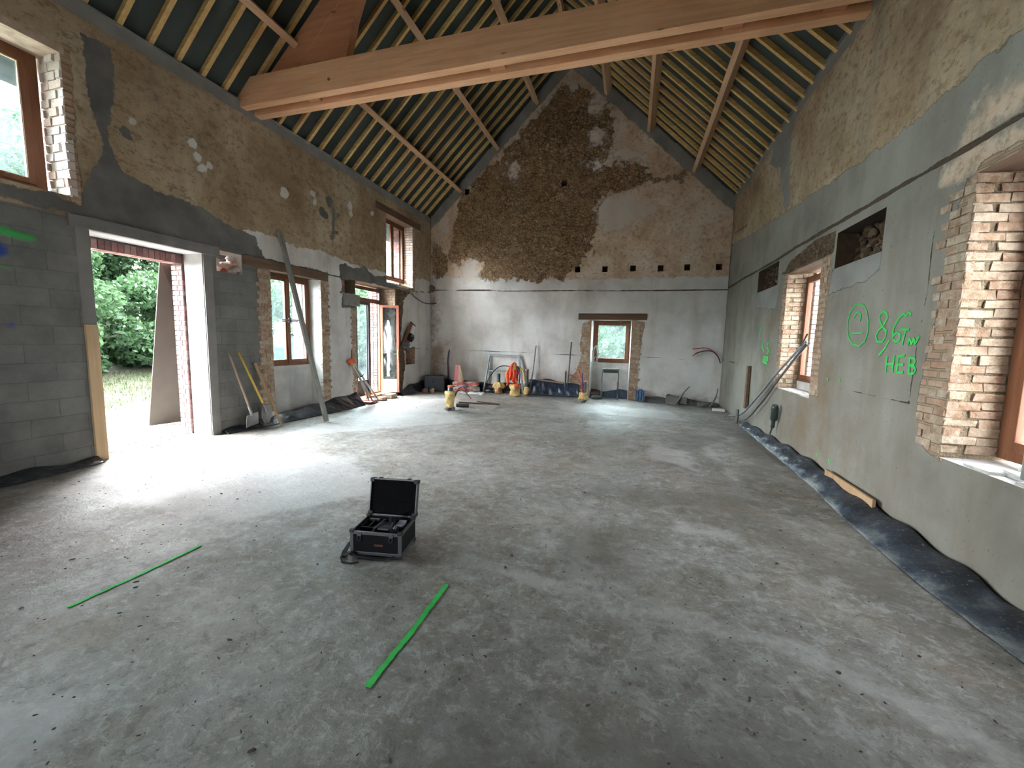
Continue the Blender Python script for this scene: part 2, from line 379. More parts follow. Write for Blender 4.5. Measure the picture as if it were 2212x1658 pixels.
def floor_mat():
    n = NT('rough_concrete_slab'); p = n.pos
    a = n.noise(.55, 6, rough=.62, dist=.4); b = n.noise(2.6, 6, rough=.7, dist=.3); f = n.noise(17, 5, rough=.7)
    c = n.ramp(a, [(.32, (.145, .130, .108)), (.5, (.215, .203, .183)), (.66, (.30, .292, .278))])
    c = n.mix(n.ma('MULTIPLY', n.ramp(b, [(.5, 0.), (.62, 1.)]), .55), c, (.32, .315, .31))
    c = n.mix(n.ma('MULTIPLY', n.ramp(b, [(.34, 1.), (.46, 0.)]), .55), c, (.135, .115, .095))
    c = n.mix(n.ma('MULTIPLY', n.ramp(f, [(.58, 0.), (.70, 1.)]), .45), c, (.38, .38, .38))
    c = n.mix(n.ma('MULTIPLY', n.ramp(f, [(.28, 1.), (.40, 0.)]), .6), c, (.10, .085, .07))
    fs = n.noise(38, 4, rough=.7); fm = n.noise(6.5, 6, rough=.78, dist=.5)
    fl2 = n.noise(15, 6, n.scale(p, (1, 1.3, 1)), rough=.8, dist=.6)
    c = n.mix(n.ma('MULTIPLY', n.ramp(fm, [(.53, 0.), (.60, 1.)]), .5), c, (.42, .415, .41))
    c = n.mix(n.ma('MULTIPLY', n.ramp(fm, [(.38, 1.), (.46, 0.)]), .55), c, (.095, .080, .062))
    c = n.mix(n.ma('MULTIPLY', n.ramp(fl2, [(.55, 0.), (.62, 1.)]), .5), c, (.46, .46, .455))
    c = n.mix(n.ma('MULTIPLY', n.ramp(fl2, [(.36, 1.), (.42, 0.)]), .6), c, (.08, .07, .055))
    c = n.mix(n.ma('MULTIPLY', n.ramp(fs, [(.33, 1.), (.38, 0.)]), .7), c, (.05, .042, .035))
    warm = n.ramp(n.noise(1.1, 5, rough=.65), [(.48, 0.), (.66, 1.)])
    c = n.mix(n.ma('MULTIPLY', warm, .45), c, n.mix(1.0, c, (1.0, .86, .70), 'MULTIPLY'))
    jit = n.ma('MULTIPLY', n.ma('SUBTRACT', n.noise(2.2, 6, rough=.75), .5), 1.1)
    wet = n.ma('ADD', n.ma('DIVIDE', n.ma('ADD', n.attr('m_wet'), jit), .35), .3, clamp=True)
    pale = n.ma('ADD', n.ma('DIVIDE', n.ma('ADD', n.attr('m_pale'), n.ma('MULTIPLY', jit, .55)), .12), .3, clamp=True)
    c = n.mix(n.ma('MULTIPLY', pale, .55), c, (.47, .465, .46))
    c = n.mix(n.ma('MULTIPLY', wet, .6), c, (.105, .095, .08))
    rust = n.ramp(n.noise(.8, 4, n.scale(p, (1, 1.6, 1))), [(.60, 0.), (.74, 1.)])
    c = n.mix(n.ma('MULTIPLY', rust, .4), c, (.27, .17, .10))
    r = n.mixf(n.ramp(n.noise(1.6, 5, rough=.6), [(.38, 0.), (.6, 1.)]), .34, .62)
    r = n.mixf(n.ma('MULTIPLY', n.ramp(f, [(.4, 0.), (.7, 1.)]), .5), r, .75)
    gloss = n.ma('ADD', n.ma('DIVIDE', n.ma('ADD', n.attr('m_gloss_glare'), n.ma('MULTIPLY', n.ma('SUBTRACT', n.noise(7, 5, rough=.75), .5), .9)), .15), .5, clamp=True)
    r = n.mixf(gloss, r, .27); c = n.mix(n.ma('MULTIPLY', gloss, .12), c, (.36, .37, .38))  # smoother patches; the back window's reflection is also painted in as a slight lift
    wave = n.noise(5, 4, n.scale(p, (1, .7, 1)))
    h = n.ma('ADD', n.ma('MULTIPLY', fm, .006), n.ma('MULTIPLY', wave, .006)) if False else n.ma('ADD', n.ma('MULTIPLY', n.ma('ADD', wave, n.ma('ADD', fm, fl2)), .007), n.ma('ADD', n.ma('MULTIPLY', f, .004), n.ma('MULTIPLY', n.noise(70, 3), .0015)))
    return n.done(n.bsdf(c, r, normal=n.bump(h, 1.0, .8), spec=.6))
M_FLOOR = floor_mat()

def island_brick_mat(name, stops, rough=.9, dirt=.35):
    n = NT(name); c = n.ramp(n.island(), stops)
    c = n.mix(dirt, c, n.ramp(n.noise(14, 5, rough=.7), [(.34, (.15, .09, .055)), (.5, (.38, .29, .21)), (.66, (.62, .54, .45))]))
    return n.done(n.bsdf(c, rough, normal=n.bump(n.noise(45, 4), .012), spec=.2))
M_OLDBRICK = island_brick_mat('old_tan_brick', [(0., (.27, .14, .085)), (.3, (.36, .23, .15)), (.6, (.42, .32, .23)), (1., (.50, .41, .31))], dirt=.45)
M_WHITEBRICK = island_brick_mat('limewashed_brick', [(0., (.62, .52, .47)), (.5, (.72, .66, .62)), (1., (.60, .42, .34))], dirt=.2)
M_REDBRICK = island_brick_mat('dark_facing_brick', [(0., (.13, .065, .070)), (.5, (.23, .105, .10)), (1., (.32, .20, .19))], dirt=.08)
M_MORTAR = simple('sandy_mortar', (.23, .175, .115), .95, bump=.02)
M_DKMORTAR = simple('dark_open_joint', (.055, .04, .03), .95, bump=.02)
M_PALEMORTAR = simple('grey_pointing', (.12, .11, .115), .9)
M_REVEAL = simple('white_plaster_reveal', (.56, .54, .52), .9, var=.18, scale=3, bump=.01)
M_CONC = simple('smooth_concrete', (.36, .355, .34), .8, var=.15, scale=3, bump=.004)
M_DKCONC = simple('dark_concrete', (.17, .165, .155), .85, var=.25, scale=3, bump=.006)
M_BLOCK = simple('concrete_block_grey', (.24, .235, .22), .9, var=.15, bump=.01)

def wood(name, c1, c2, axis='x', rough=.6, sc=1.0, knots=True):
    n = NT(name); p = n.objpos()
    s3 = {'x': (.35, 6, 6), 'y': (6, .35, 6), 'z': (6, 6, .35)}[axis]
    g = n.noise(3.2*sc, 5, n.scale(p, s3), rough=.65, dist=.6); c = n.ramp(g, [(.3, c1), (.7, c2)])
    big = n.noise(.9, 3, p); c = n.mix(.25, c, n.ramp(big, [(.3, tuple(x*.6 for x in c1)), (.7, c2)]))
    if knots:
        s4 = {'x': (1, 3, 3), 'y': (3, 1, 3), 'z': (3, 3, 1)}[axis]
        k = n.voro(1.5, n.scale(p, s4))['Distance']; c = n.mix(n.ma('MULTIPLY', n.ramp(k, [(.05, 1.), (.10, 0.)]), .7), c, (.14, .055, .025))
    return n.done(n.bsdf(c, rough, normal=n.bump(g, .004), spec=.25))
M_BEAM = wood('fresh_sawn_softwood', (.64, .33, .16), (.86, .53, .32), 'x')
M_PRINC = wood('reddish_truss_timber', (.42, .18, .09), (.60, .29, .16), 'x', sc=.7)
M_PURLIN = wood('purlin_timber', (.50, .30, .17), (.70, .46, .29), 'y')
def rafter_mat():
    n = NT('yellow_treated_rafter'); p = n.objpos(); g = n.noise(3, 4, n.scale(p, (.4, 7, 7)), rough=.6)
    c = n.ramp(g, [(.3, (.50, .32, .10)), (.7, (.74, .55, .24))])
    c = n.mix(n.ma('MULTIPLY', n.orand(), .6), c, (.52, .29, .14))
    return n.done(n.bsdf(c, .65, spec=.2))
M_RAFTER = rafter_mat()
M_UNDER = simple('dark_roof_membrane', (.030, .040, .034), .75, var=.35, scale=1.2, bump=.006, bscale=5)
M_OLDWOOD = wood('old_dark_timber', (.075, .043, .028), (.17, .105, .07), 'x', rough=.85, knots=False)
M_OLDWOODY = wood('old_dark_timber_long', (.09, .055, .036), (.20, .13, .085), 'y', rough=.85, knots=False)
M_FRAME = wood('brown_stained_frame', (.13, .05, .026), (.24, .10, .05), 'z', rough=.45, knots=False)
M_REDFRAME = wood('reddish_door_paint', (.38, .13, .09), (.50, .19, .13), 'z', rough=.4, knots=False)
M_GREYSTILE = simple('dark_plum_door_stile', (.055, .035, .04), .5)
M_WHITEPAINT = simple('white_painted_panel', (.66, .64, .62), .5, var=.05)
M_CREAM = simple('cream_sealant_bead', (.66, .58, .36), .6)

def glass_mat(name, tint, haze, hz=.12, wav=0):
    n = NT(name)
    tr = n.n.new('ShaderNodeBsdfTransparent'); tr.inputs['Color'].default_value = (*tint, 1)
    gl = n.n.new('ShaderNodeBsdfGlossy'); gl.inputs['Roughness'].default_value = .05
    df = n.n.new('ShaderNodeBsdfTranslucent'); df.inputs['Color'].default_value = (*haze, 1)
    f = n.ma('MULTIPLY', n.ramp(n.noise(3.5, 5, n.objpos(), rough=.65), [(.3, .25), (.7, 1.)]), hz)
    m1 = n.n.new('ShaderNodeMixShader'); n.put(m1.inputs[0], f); n.link(tr.outputs[0], m1.inputs[1]); n.link(df.outputs[0], m1.inputs[2])
    m2 = n.n.new('ShaderNodeMixShader'); m2.inputs[0].default_value = .06; n.link(m1.outputs[0], m2.inputs[1]); n.link(gl.outputs[0], m2.inputs[2])
    return n.done(m2.outputs[0])
M_GLASS = glass_mat('dusty_window_glass', (.84, .93, .94), (.5, .58, .6), .035)
M_CLEAR = glass_mat('clear_window_glass', (.93, .95, .96), (.6, .6, .6), .01)
M_SMEAR = glass_mat('smeared_door_glass', (.70, .78, .82), (.65, .72, .78), .45)

M_BLACKPLASTIC = simple('black_polythene', (.018, .021, .028), .28, var=.3, bump=.02, bscale=9, spec=.6)
M_BLUEPLASTIC = simple('dark_blue_polythene', (.03, .045, .075), .35, var=.4, bump=.02, bscale=9)
M_STEEL = simple('galvanised_steel', (.26, .29, .32), .45, .55, var=.15)
M_DKSTEEL = simple('weathered_steel', (.12, .12, .12), .5, .5)
M_FOAM = simple('yellow_expanded_foam', (.66, .47, .19), .85, var=.3, scale=14, bump=.02, bscale=30)
M_TAPE = simple('brown_packing_film', (.50, .28, .13), .45, var=.35, scale=20, bump=.01)
M_PIPE = simple('grey_pvc_pipe', (.075, .085, .10), .4)
M_CAP = simple('orange_pipe_cap', (.72, .13, .04), .45, var=.1)
M_PINK = simple('faded_orange_cap', (.70, .27, .15), .5, var=.1)
M_RED = simple('red_conduit', (.50, .05, .03), .4, var=.15)
M_BLUE = simple('blue_conduit', (.02, .035, .26), .4, var=.15)
M_NAVY = simple('navy_conduit', (.015, .02, .07), .4)
M_ORANGE = simple('orange_conduit', (.74, .22, .07), .45, var=.1)
M_VEST = simple('orange_red_vest_cloth', (.78, .075, .025), .75, var=.3, scale=12, bump=.004)
M_YELLOW = simple('fluorescent_yellow_band', (.68, .72, .12), .6, var=.1)
M_MAROON = simple('dark_maroon_cloth', (.10, .02, .02), .8)
M_BLACK = simple('matt_black', (.006, .006, .007), .7, spec=.2)
M_RUBBER = simple('black_rubber', (.02, .02, .02), .5)
M_ALU = simple('brushed_aluminium_edge', (.14, .145, .155), .45, .75, var=.08)
M_CASE = simple('black_grained_case_panel', (.006, .006, .007), .6, spec=.2, bump=.002, bscale=300)
M_STRAP = simple('black_webbing', (.018, .018, .02), .85)
M_SCREED = simple('grey_metal_screed', (.26, .27, .25), .5, .35, var=.15)
M_GREYWOOD = wood('weathered_handle_wood', (.26, .19, .14), (.42, .33, .26), 'z', rough=.8, knots=False)
M_YELLOWHANDLE = simple('yellow_shovel_handle', (.60, .40, .06), .5, var=.12)
M_TIMBER = wood('rough_orange_timber', (.34, .21, .11), (.52, .35, .20), 'z', rough=.8, knots=False)
M_SHOVEL = simple('grey_shovel_blade', (.30, .30, .30), .5, .5, var=.2)
M_GREENPAINT = simple('bright_green_marking_spray', (.035, .50, .085), .7, var=.12, scale=20)
M_CREAMTIMBER = wood('pale_jamb_timber', (.50, .34, .19), (.66, .48, .29), 'z', rough=.7, knots=False)
M_PANEL = simple('beige_fibre_panel', (.060, .048, .037), .8, var=.12, scale=3)

# ------------------------------------------------------------------ left wall
HL = list(LEFT_OPEN.values()) + [(7.87, 8.33, 2.64, 2.97), (10.55, 11.08, .85, 1.32)]
def left_disp(p):
    w = (fbm(p, 1.1, 1)-.5)*.05 + (fbm(p, 6, 2)-.5)*.018*(p[:,1] > 3.1)
    return -w*(p[:,1] > .15)*np.clip((p[:,0]+4)*2, 0, 1)
LM = dict(
 m_white=lambda p: mask(p, [[(5.46,3.38),(5.77,3.43),(6.59,3.37),(7.33,3.40),(8.22,3.32),(9.62,3.36),(9.6,3.2),(11,3.15),(11.2,3.45),(12.2,3.5),(12.2,-.2),(5.5,-.2),(5.5,3.0)]]),
 m_block=lambda p: mask(p, [[(-5,-.2),(5.76,-.2),(5.76,2.9),(5.4,3.0),(3.2,2.95),(-5,3.1)]]),
 m_cement=lambda p: mask(p, [[(-5,3.0),(3.0,2.98),(5.75,2.9),(5.8,3.05),(5.67,3.32),(5.2,3.38),(4.81,3.52),(4.12,3.56),(3.8,3.66),(3.74,3.8),(3.68,4.1),(3.72,4.35),(3.80,4.87),(3.75,5.1),(3.46,5.1),(3.50,4.3),(3.56,4.15),(3.58,3.8),(3.5,3.6),(3.4,3.35),(3.3,3.15),(-5,3.2)],
      [(7.8,3.22),(8.0,3.30),(8.3,3.22),(8.7,3.36),(9.1,3.2),(9.5,3.26),(9.62,3.3),(9.62,3.1),(10.4,3.06),(10.4,2.95),(7.8,2.95)],
      [(5.42,2.7),(5.42,3.0),(7.42,2.99),(7.42,2.84),(6.2,2.83)], rect(7.87,8.45,2.3,2.64), rect(3.22,5.0,2.84,3.0)],
      blobs=[(3.86,4.16,.07),(7.3,4.2,.10),(7.42,4.18,.09),(7.6,3.75,.08),(7.55,4.5,.12),(7.75,3.9,.06),(7.8,4.3,.07)],
      lines=[([(7.66,4.4),(7.62,3.7)],.05)]),
 m_cope=lambda p: mask(p, [[(-5,5.26),(12.2,5.26),(12.2,5.6),(-5,5.6)]]),
 m_pale=lambda p: mask(p, blobs=[(4.7,4.42,.08),(4.76,4.26,.07),(4.82,4.12,.06),(6.35,4.28,.09),(7.05,4.5,.07),(7.1,4.35,.06),(8.2,4.62,.10),(8.25,4.45,.07),(9.05,4.7,.07),(4.95,4.2,.035),(3.95,4.35,.03)]),
 m_brick=lambda p: mask(p, [rect(5.70,6.0,.2,2.82), rect(7.16,7.42,.3,2.80), rect(8.20,8.4,.1,2.3), rect(10.9,11.1,3.05,4.9), rect(3.2,3.36,3.1,4.85)]),
 m_rubble=lambda p: mask(p, [[(9.95,-.1),(10.3,-.1),(10.5,.8),(10.45,1.4),(10.3,1.6),(10.36,2.1),(10.45,2.7),(10.7,2.9),(10.9,3.05),(9.95,3.0)], rect(10.4,11.1,1.28,1.36), rect(7.83,7.9,2.6,3.0)]),
 m_line=lambda p: mask(p, lines=[([(5.7,2.99),(7.3,2.955),(7.8,2.96)],.012), ([(10.4,3.0),(11.2,3.05),(12.1,3.13)],.012), ([(8.02,.4),(8.0,2.3)],.008), ([(11.1,1.33),(12.1,1.28)],.007)]),
 m_green=lambda p: mask(p, lines=[([(1.5,2.75),(2.9,2.62)],.03), ([(1.5,2.35),(2.72,2.27)],.01)]),
 m_blue=lambda p: mask(p, blobs=[(2.6,2.44,.09), (2.66,1.66,.03)]))
wl = plane_grid('wall_left', YF, YB, 0, EAVE+.04, .035, HL, lambda s, z, w: np.stack([XL+w, s, z], 1), M_LEFT, LM, disp=lambda p: np.clip(left_disp(p), -.03, .03))
struct(wl)
mb = MB(); outL = list(LEFT_OPEN.values())
outer_shell(mb, YF-.5, YB+TB, -.3, EAVE+.04, outL, lambda s, z: (XL-TL, s, z))
mb.add([(XL+.04, YF-.5, EAVE+.04), (XL-TL, YF-.5, EAVE+.04), (XL-TL, YB+TB, EAVE+.04), (XL+.04, YB+TB, EAVE+.04)], [(0,1,2,3)])
mb.build('outer_face', M_DKCONC, wl)

def lining(name, o, P, T, mats=('side0', 'side1', 'top', 'bottom'), t0=.0, splay=(0, 0), parent=None):
    """four linings of an opening, from the inner face to depth T; P is the wall frame"""
    a, b, c, d = o; m0, m1, mt, mbt = mats; g = .0
    A, B = a+splay[0], b-splay[1]
    ms = []; mb = MB()
    def q(pts, m):
        if m is None: return
        if m not in ms: ms.append(m)
        mb.add(pts, [(0,1,2,3)], ms.index(m))
    q([P(a,c,t0), P(A,c,T), P(A,d,T), P(a,d,t0)], m0)
    q([P(b,c,t0), P(B,c,T), P(B,d,T), P(b,d,t0)], m1)
    q([P(a,d,t0), P(b,d,t0), P(B,d,T), P(A,d,T)], mt)
    q([P(a,c,t0), P(b,c,t0), P(B,c,T), P(A,c,T)], mbt)
    o_ = mb.build(name, ms, parent); 
    if parent is None: struct(o_)
    return o_

def brick_face(mb, P, s_at, z0, z1, d0, d1, sgn, course=.0735, mi=0, holes=.0, long=True, jut=.012, sides=None, flat=False, seed=0):
    """bricks lying on a reveal. The reveal is the plane s = s_at(depth); bricks stand out of it by sgn."""
    rr = random.Random(seed); z = z0; k = 0
    while z+course*.6 < z1:
        h = min(course-.012, z1-z)
        if k % 2 == 0: cuts = [d0, d0+.225, d0+.45, d0+.675]
        else: cuts = [d0-.115, d0+.11, d0+.335, d0+.56]
        for i in range(3):
            a, b = max(cuts[i], d0), min(cuts[i+1]-.012, d1)
            if b-a < .02: continue
            if k % 2 == 1 and holes and rr.random() < holes: b = a+(b-a)*.62
            ju = rr.uniform(.3, 1)*jut; base = -.05
            pts = [(a, base), (b, base), (b, ju), (a, ju)]
            vs = []
            for zz in (z+rr.uniform(-.002, .002), z+h+rr.uniform(-.003, .002)):
                for dd, off in pts: vs.append(P(s_at(dd)+sgn*(off+rr.uniform(-.006, .006)*(off > 0)), zz, dd))
            mb.add(vs, [(0,3,2,1),(4,5,6,7),(0,1,5,4),(1,2,6,5),(2,3,7,6),(3,0,4,7)], mi)
        z += course; k += 1
def brick_front(mb, P, s0, s1, z0, z1, jut=.02, course=.0735, mi=0, ragged=0, side=1, seed=0, holes=0):
    """bricks facing the room on the wall face between s0 and s1; the edge on 'side' is toothed"""
    rr = random.Random(seed); z = z0; k = 0
    while z+course*.6 < z1:
        h = course-.012; tooth = ragged*rr.random() + (ragged*.8 if k % 2 else 0)
        a, b = (s0, s1+tooth) if side > 0 else (s0-tooth, s1)
        cuts = [a]; L = .225 if k % 2 else .11
        while cuts[-1]+L < b-.03: cuts.append(cuts[-1]+L); L = .225
        cuts.append(b+.012)
        for c0, c1 in zip(cuts[:-1], cuts[1:]):
            if rr.random() < holes: continue
            j = rr.uniform(.2, 1)*jut; z_ = z+rr.uniform(-.003, .003); vs = []
            for zz in (z_, z_+h):
                for s_, d_ in ((c0, .05), (c1-.012, .05), (c1-.012, -j), (c0, -j)): vs.append(P(s_+rr.uniform(-.003, .003), zz, d_))
            mb.add(vs, [(0,3,2,1),(4,5,6,7),(0,1,5,4),(1,2,6,5),(2,3,7,6),(3,0,4,7)], mi)
        z += course; k += 1

# big doorway: white concrete lining, then the outer leaf of dark bricks
bd = (3.39, 4.75, 0, 2.84)
lining('trim_1', bd, PL, .40, (M_CONC, M_CONC, M_CONC, None))
mb = MB(); mb.box(PL(4.735, 0, .42), PL(4.95, 2.9, TL+.0), 0); mb.box(PL(3.1, 0, .42), PL(3.45, 2.9, TL), 0); mb.box(PL(3.1, 2.71, .42), PL(4.95, 3.0, TL), 0)
for k in range(34):                                       # facing bricks round the outer arris
    z = .03+k*.078; off = .11 if k % 2 else 0
    for (a, b) in ((.415, .415+.105+off*.0), (.415+.118, TL+.01)) if k % 2 else ((.415, .415+.06), (.415+.073, TL+.01)):
        mb.box(PL(4.715, z, a), PL(4.80, z+.066, b), 1); mb.box(PL(3.40, z, a), PL(3.475, z+.066, b), 1)
for k in range(19):                                       # soldier course
    y = 3.40+k*.0735
    mb.box(PL(y, 2.695, .41), PL(y+.062, 2.82, .53), 1); mb.box(PL(y, 2.695, .54), PL(y+.062, 2.82, TL+.01), 1)
for k in range(34):
    z = .03+k*.078; off = .11 if k % 2 else 0
    mb.box(PL(4.72, z, .408), PL(4.76, z+.066, .43), 1)
struct(mb.build('trim_2', [M_PALEMORTAR, M_REDBRICK]))
mb = MB()                                                 # concrete posts and lintel flush with the inner face
mb.box((XL-.02, 4.75, 0), (XL+.012, 4.89, 2.86)); mb.box((XL-.02, 3.26, 1.70), (XL+.012, 3.39, 2.84))
struct(mb.build('trim_3', simple('grey_post_concrete', (.21, .20, .185), .85, var=.15, scale=3), bevel=.003))
mb = MB(); mb.box((XL-.02, 3.20, 2.84), (XL+.035, 5.00, 2.985)); struct(mb.build('trim_4', M_DKCONC, bevel=.004))
jb = MB(); jb.box((XL-.02, 3.27, .0), (XL+.03, 3.39, 1.70)); o = jb.build('jamb_board', M_CREAMTIMBER, bevel=.003, org=(XL, 3.33, 0))
tag(o, 'pale upright timber board nailed to the left jamb of the big doorway', 'board')

# rubble filled hole beside the big doorway
lining('trim_5', (4.96, 5.40, 2.62, 2.95), PL, .34, (M_DKMORTAR, M_WHITEBRICK, M_WHITEBRICK, M_WHITEBRICK))
def rock(mb, c, r, seed, sq=(1, 1, 1), mi=0):
    rr = random.Random(seed); bm = bmesh_ico(2); ph = [rr.uniform(0, 6) for _ in range(6)]
    vs = []
    for v in bm[0]:
        k = 1+.16*math.sin(3*v[0]+ph[0])+.14*math.sin(4*v[1]+ph[1])+.12*math.sin(5*v[2]+ph[2])+rr.uniform(-.04, .04)
        vs.append((c[0]+v[0]*r*k*sq[0], c[1]+v[1]*r*k*sq[1], c[2]+v[2]*r*k*sq[2]))
    mb.add(vs, bm[1], mi)
_ICO = {}
def bmesh_ico(sub):
    if sub not in _ICO:
        import bmesh
        b = bmesh.new(); bmesh.ops.create_icosphere(b, subdivisions=sub, radius=1); b.verts.ensure_lookup_table()
        _ICO[sub] = ([tuple(v.co) for v in b.verts], [tuple(v.index for v in f.verts) for f in b.faces]); b.free()
    return _ICO[sub]
mb = MB()
for i, (y, z, r) in enumerate([(5.36,2.70,.06),(5.37,2.80,.055),(5.36,2.89,.06),(5.33,2.66,.05),(5.2,2.65,.06),(5.06,2.64,.05)]):
    rock(mb, PL(y, z, .10+.06*(i % 3)), r, i, (1.4, .7, .8), 0 if i != 4 else 1)
for i in range(7): rock(mb, PL(5.02+i*.06, 2.68+.05*(i % 4), .33), .075, 30+i, mi=0 if i > 1 else 1)
mb.box(PL(4.99, 2.72, .12), PL(5.05, 2.88, .33), 1)
struct(mb.build('trim_6', [M_WHITEBRICK, simple('broken_red_brick', (.50, .13, .07), .8, bump=.01)]))

# ---- windows in a wall frame
def bars(mb, P, s0, s1, z0, z1, w, d0, d1, mi=0):
    mb.box(P(s0, z0, d0), P(s0+w, z1, d1), mi); mb.box(P(s1-w, z0, d0), P(s1, z1, d1), mi)
    mb.box(P(s0+w, z1-w, d0), P(s1-w, z1, d1), mi); mb.box(P(s0+w, z0, d0), P(s1-w, z0+w, d1), mi)
def window(name, P, s0, s1, z0, z1, depth, fw_=.06, sashes=1, sw=.065, glass=None, bead=None, frame=M_FRAME, handle=None):
    e = bpy.data.objects.new(name, None); COL.objects.link(e); e.location = P((s0+s1)/2, z0, depth); e['kind'] = 'structure'; org = e.location
    def ch(mb, nm, m, par=e, **k):
        o = mb.build(nm, m, None, org=P((s0+s1)/2, z0, depth) , **k); o.location = (0, 0, 0); o.parent = par; return o
    mb = MB(); bars(mb, P, s0, s1, z0, z1, fw_, depth, depth+.07); ch(mb, 'window_frame', frame, bevel=.004)
    a0, a1 = s0+fw_, s1-fw_; wd = (a1-a0)/sashes
    for i in range(sashes):
        mb = MB(); x0, x1 = a0+i*wd, a0+(i+1)*wd
        bars(mb, P, x0+.002, x1-.002, z0+fw_, z1-fw_, sw, depth-.015, depth+.04)
        so = ch(mb, 'sash', frame, bevel=.004)
        mb = MB(); mb.box(P(x0+sw, z0+fw_+sw, depth+.012), P(x1-sw, z1-fw_-sw, depth+.018))
        ch(mb, 'pane', glass or M_GLASS, so)
        if bead:
            mb = MB(); bars(mb, P, x0+sw-.004, x1-sw+.004, z0+fw_+sw-.004, z1-fw_-sw+.004, .012, depth-.005, depth+.01); ch(mb, 'glazing_bead', bead, so)
    return e, ch

# window 1: double casement in a niche; below it a plastered infill
lining('trim_7', LEFT_OPEN['double_window'], PL, TL, (M_REVEAL, M_REVEAL, M_OLDWOODY, None), splay=(0, -.0))
mb = MB(); mb.box(PL(5.9, 0, .30), PL(7.25, 1.02, .42)); struct(mb.build('trim_8', M_REVEAL))
e1, ch1 = window('window_1', PL, 6.02, 7.19, 1.02, 2.815, .30, .065, 2, .06, M_GLASS)
mb = MB(); mb.box(PL(6.575, 1.08, .265), PL(6.645, 2.75, .29)); ch1(mb, 'meeting_stile', M_FRAME, bevel=.004)
mb = MB(); mb.tube([PL(6.40, 1.93, .24), PL(6.83, 1.94, .24)], .012, 8); mb.tube([PL(6.41, 1.90, .235), PL(6.80, 1.915, .235)], .008, 8); mb.box(PL(6.585, 1.885, .23), PL(6.635, 1.975, .27))
ch1(mb, 'bolt_bar', M_DKSTEEL)
mb = MB(); mb.box(PL(6.60, 1.60, .25), PL(6.62, 1.72, .265)); mb.tube([PL(6.61, 1.66, .26), PL(6.61, 1.66, .22), PL(6.66, 1.62, .215)], .008, 8); ch1(mb, 'handle', M_DKSTEEL)
mb = MB(); brick_front(mb, PL, 5.72, 5.955, .35, 2.78, .018, ragged=.05, side=-1, seed=3); brick_front(mb, PL, 7.2, 7.40, .25, 2.80, .018, ragged=.04, side=1, seed=5)
brick_face(mb, PL, lambda d: 5.95, .3, 2.8, .0, .28, 1, jut=.01, seed=9)
struct(mb.build('trim_9', M_OLDBRICK))
mb = MB(); mb.box((XL-.1, 5.42, 2.80), (XL+.02, 7.42, 2.975)); struct(mb.build('trim_10', M_OLDWOODY, bevel=.01))

def outer_bricks(name, P, s, sg, z0, z1, d0, d1):
    mb = MB(); mb.box(P(s+sg*.012, z0, d0), P(s+sg*.3, z1, d1-.01), 0); k = 0; z = z0+.01
    while z+.066 < z1:
        m_ = d0+(d1-d0)*(.33 if k % 2 else .66)
        mb.box(P(s, z, d0), P(s+sg*.1, z+.066, m_-.006), 1); mb.box(P(s, z, m_+.006), P(s+sg*.1, z+.066, d1), 1); z += .079; k += 1
    return struct(mb.build(name, [M_PALEMORTAR, M_REDBRICK]))
outer_bricks('trim_28', PL, 7.12, 1, 1.0, 2.82, .42, TL+.06)
outer_bricks('trim_29', PL, 10.90, 1, 3.12, 4.9, .42, TL+.06)
# tall french door with a transom light, right leaf swung into the room
td = LEFT_OPEN['tall_door']
lining('trim_11', td, PL, TL, (M_MORTAR, M_MORTAR, M_OLDWOODY, None))
lining('trim_12', (7.87, 8.33, 2.64, 2.97), PL, .3, (M_WHITEBRICK, None, M_OLDBRICK, M_CONC))
mb = MB(); mb.box(PL(7.8, 2.6, .30), PL(8.4, 3.0, .34)); struct(mb.build('trim_13', M_OLDBRICK))
mb = MB()
for i, (y, z) in enumerate([(7.95,2.7),(8.02,2.83),(7.93,2.92),(8.15,2.70),(8.2,2.86)]): rock(mb, PL(y, z, .27), .07, 60+i, (.8, 1, .8))
struct(mb.build('trim_14', simple('pinkish_rubble', (.58, .34, .25), .9, var=.4, bump=.01)))
mb = MB(); mb.box((XL-.22, 7.90, 2.36), (XL+.02, 8.47, 2.63)); struct(mb.build('trim_15', M_BLOCK, bevel=.008))
for y in (8.22, 8.42):
    mb = MB(); mb.tube([(XL-.08, y, 2.62), (XL-.08, y+.01, 3.0)], .008, 6)
    tag(mb.build('rebar', M_DKSTEEL), ('left' if y < 8.3 else 'right')+' of two short upright rebars above the door block', 'rebar', 'rebars above the door')
mb = MB(); brick_face(mb, PL, lambda d: 8.33, .2, 2.36, 0, .34, 1, jut=.02, seed=21, holes=.25); brick_front(mb, PL, 8.2, 8.335, .35, 2.3, .012, ragged=.04, side=-1, seed=22)
brick_face(mb, PL, lambda d: 10.02, .1, 2.95, 0, .34, -1, jut=.015, seed=23, holes=.3)
struct(mb.build('trim_16', M_OLDBRICK))
DD = .36
ed = bpy.data.objects.new('door_1', None); COL.objects.link(ed); ed.location = PL(9.2, .12, DD); ed['kind'] = 'structure'
def chd(mb, nm, m, par=ed, **k):
    o = mb.build(nm, m, None, org=PL(9.2, .12, DD), **k); o.location = (0, 0, 0); o.parent = par; return o
mb = MB(); a, b = 8.72, 9.86
mb.box(PL(a, .1, DD), PL(a+.05, 2.92, DD+.07)); mb.box(PL(b-.05, .1, DD), PL(b, 2.92, DD+.07)); mb.box(PL(a, 2.87, DD), PL(b, 2.93, DD+.07)); mb.box(PL(a, 2.54, DD), PL(b, 2.62, DD+.07)); mb.box(PL(a, .06, DD), PL(b, .13, DD+.09))
chd(mb, 'door_frame', M_FRAME, bevel=.004)
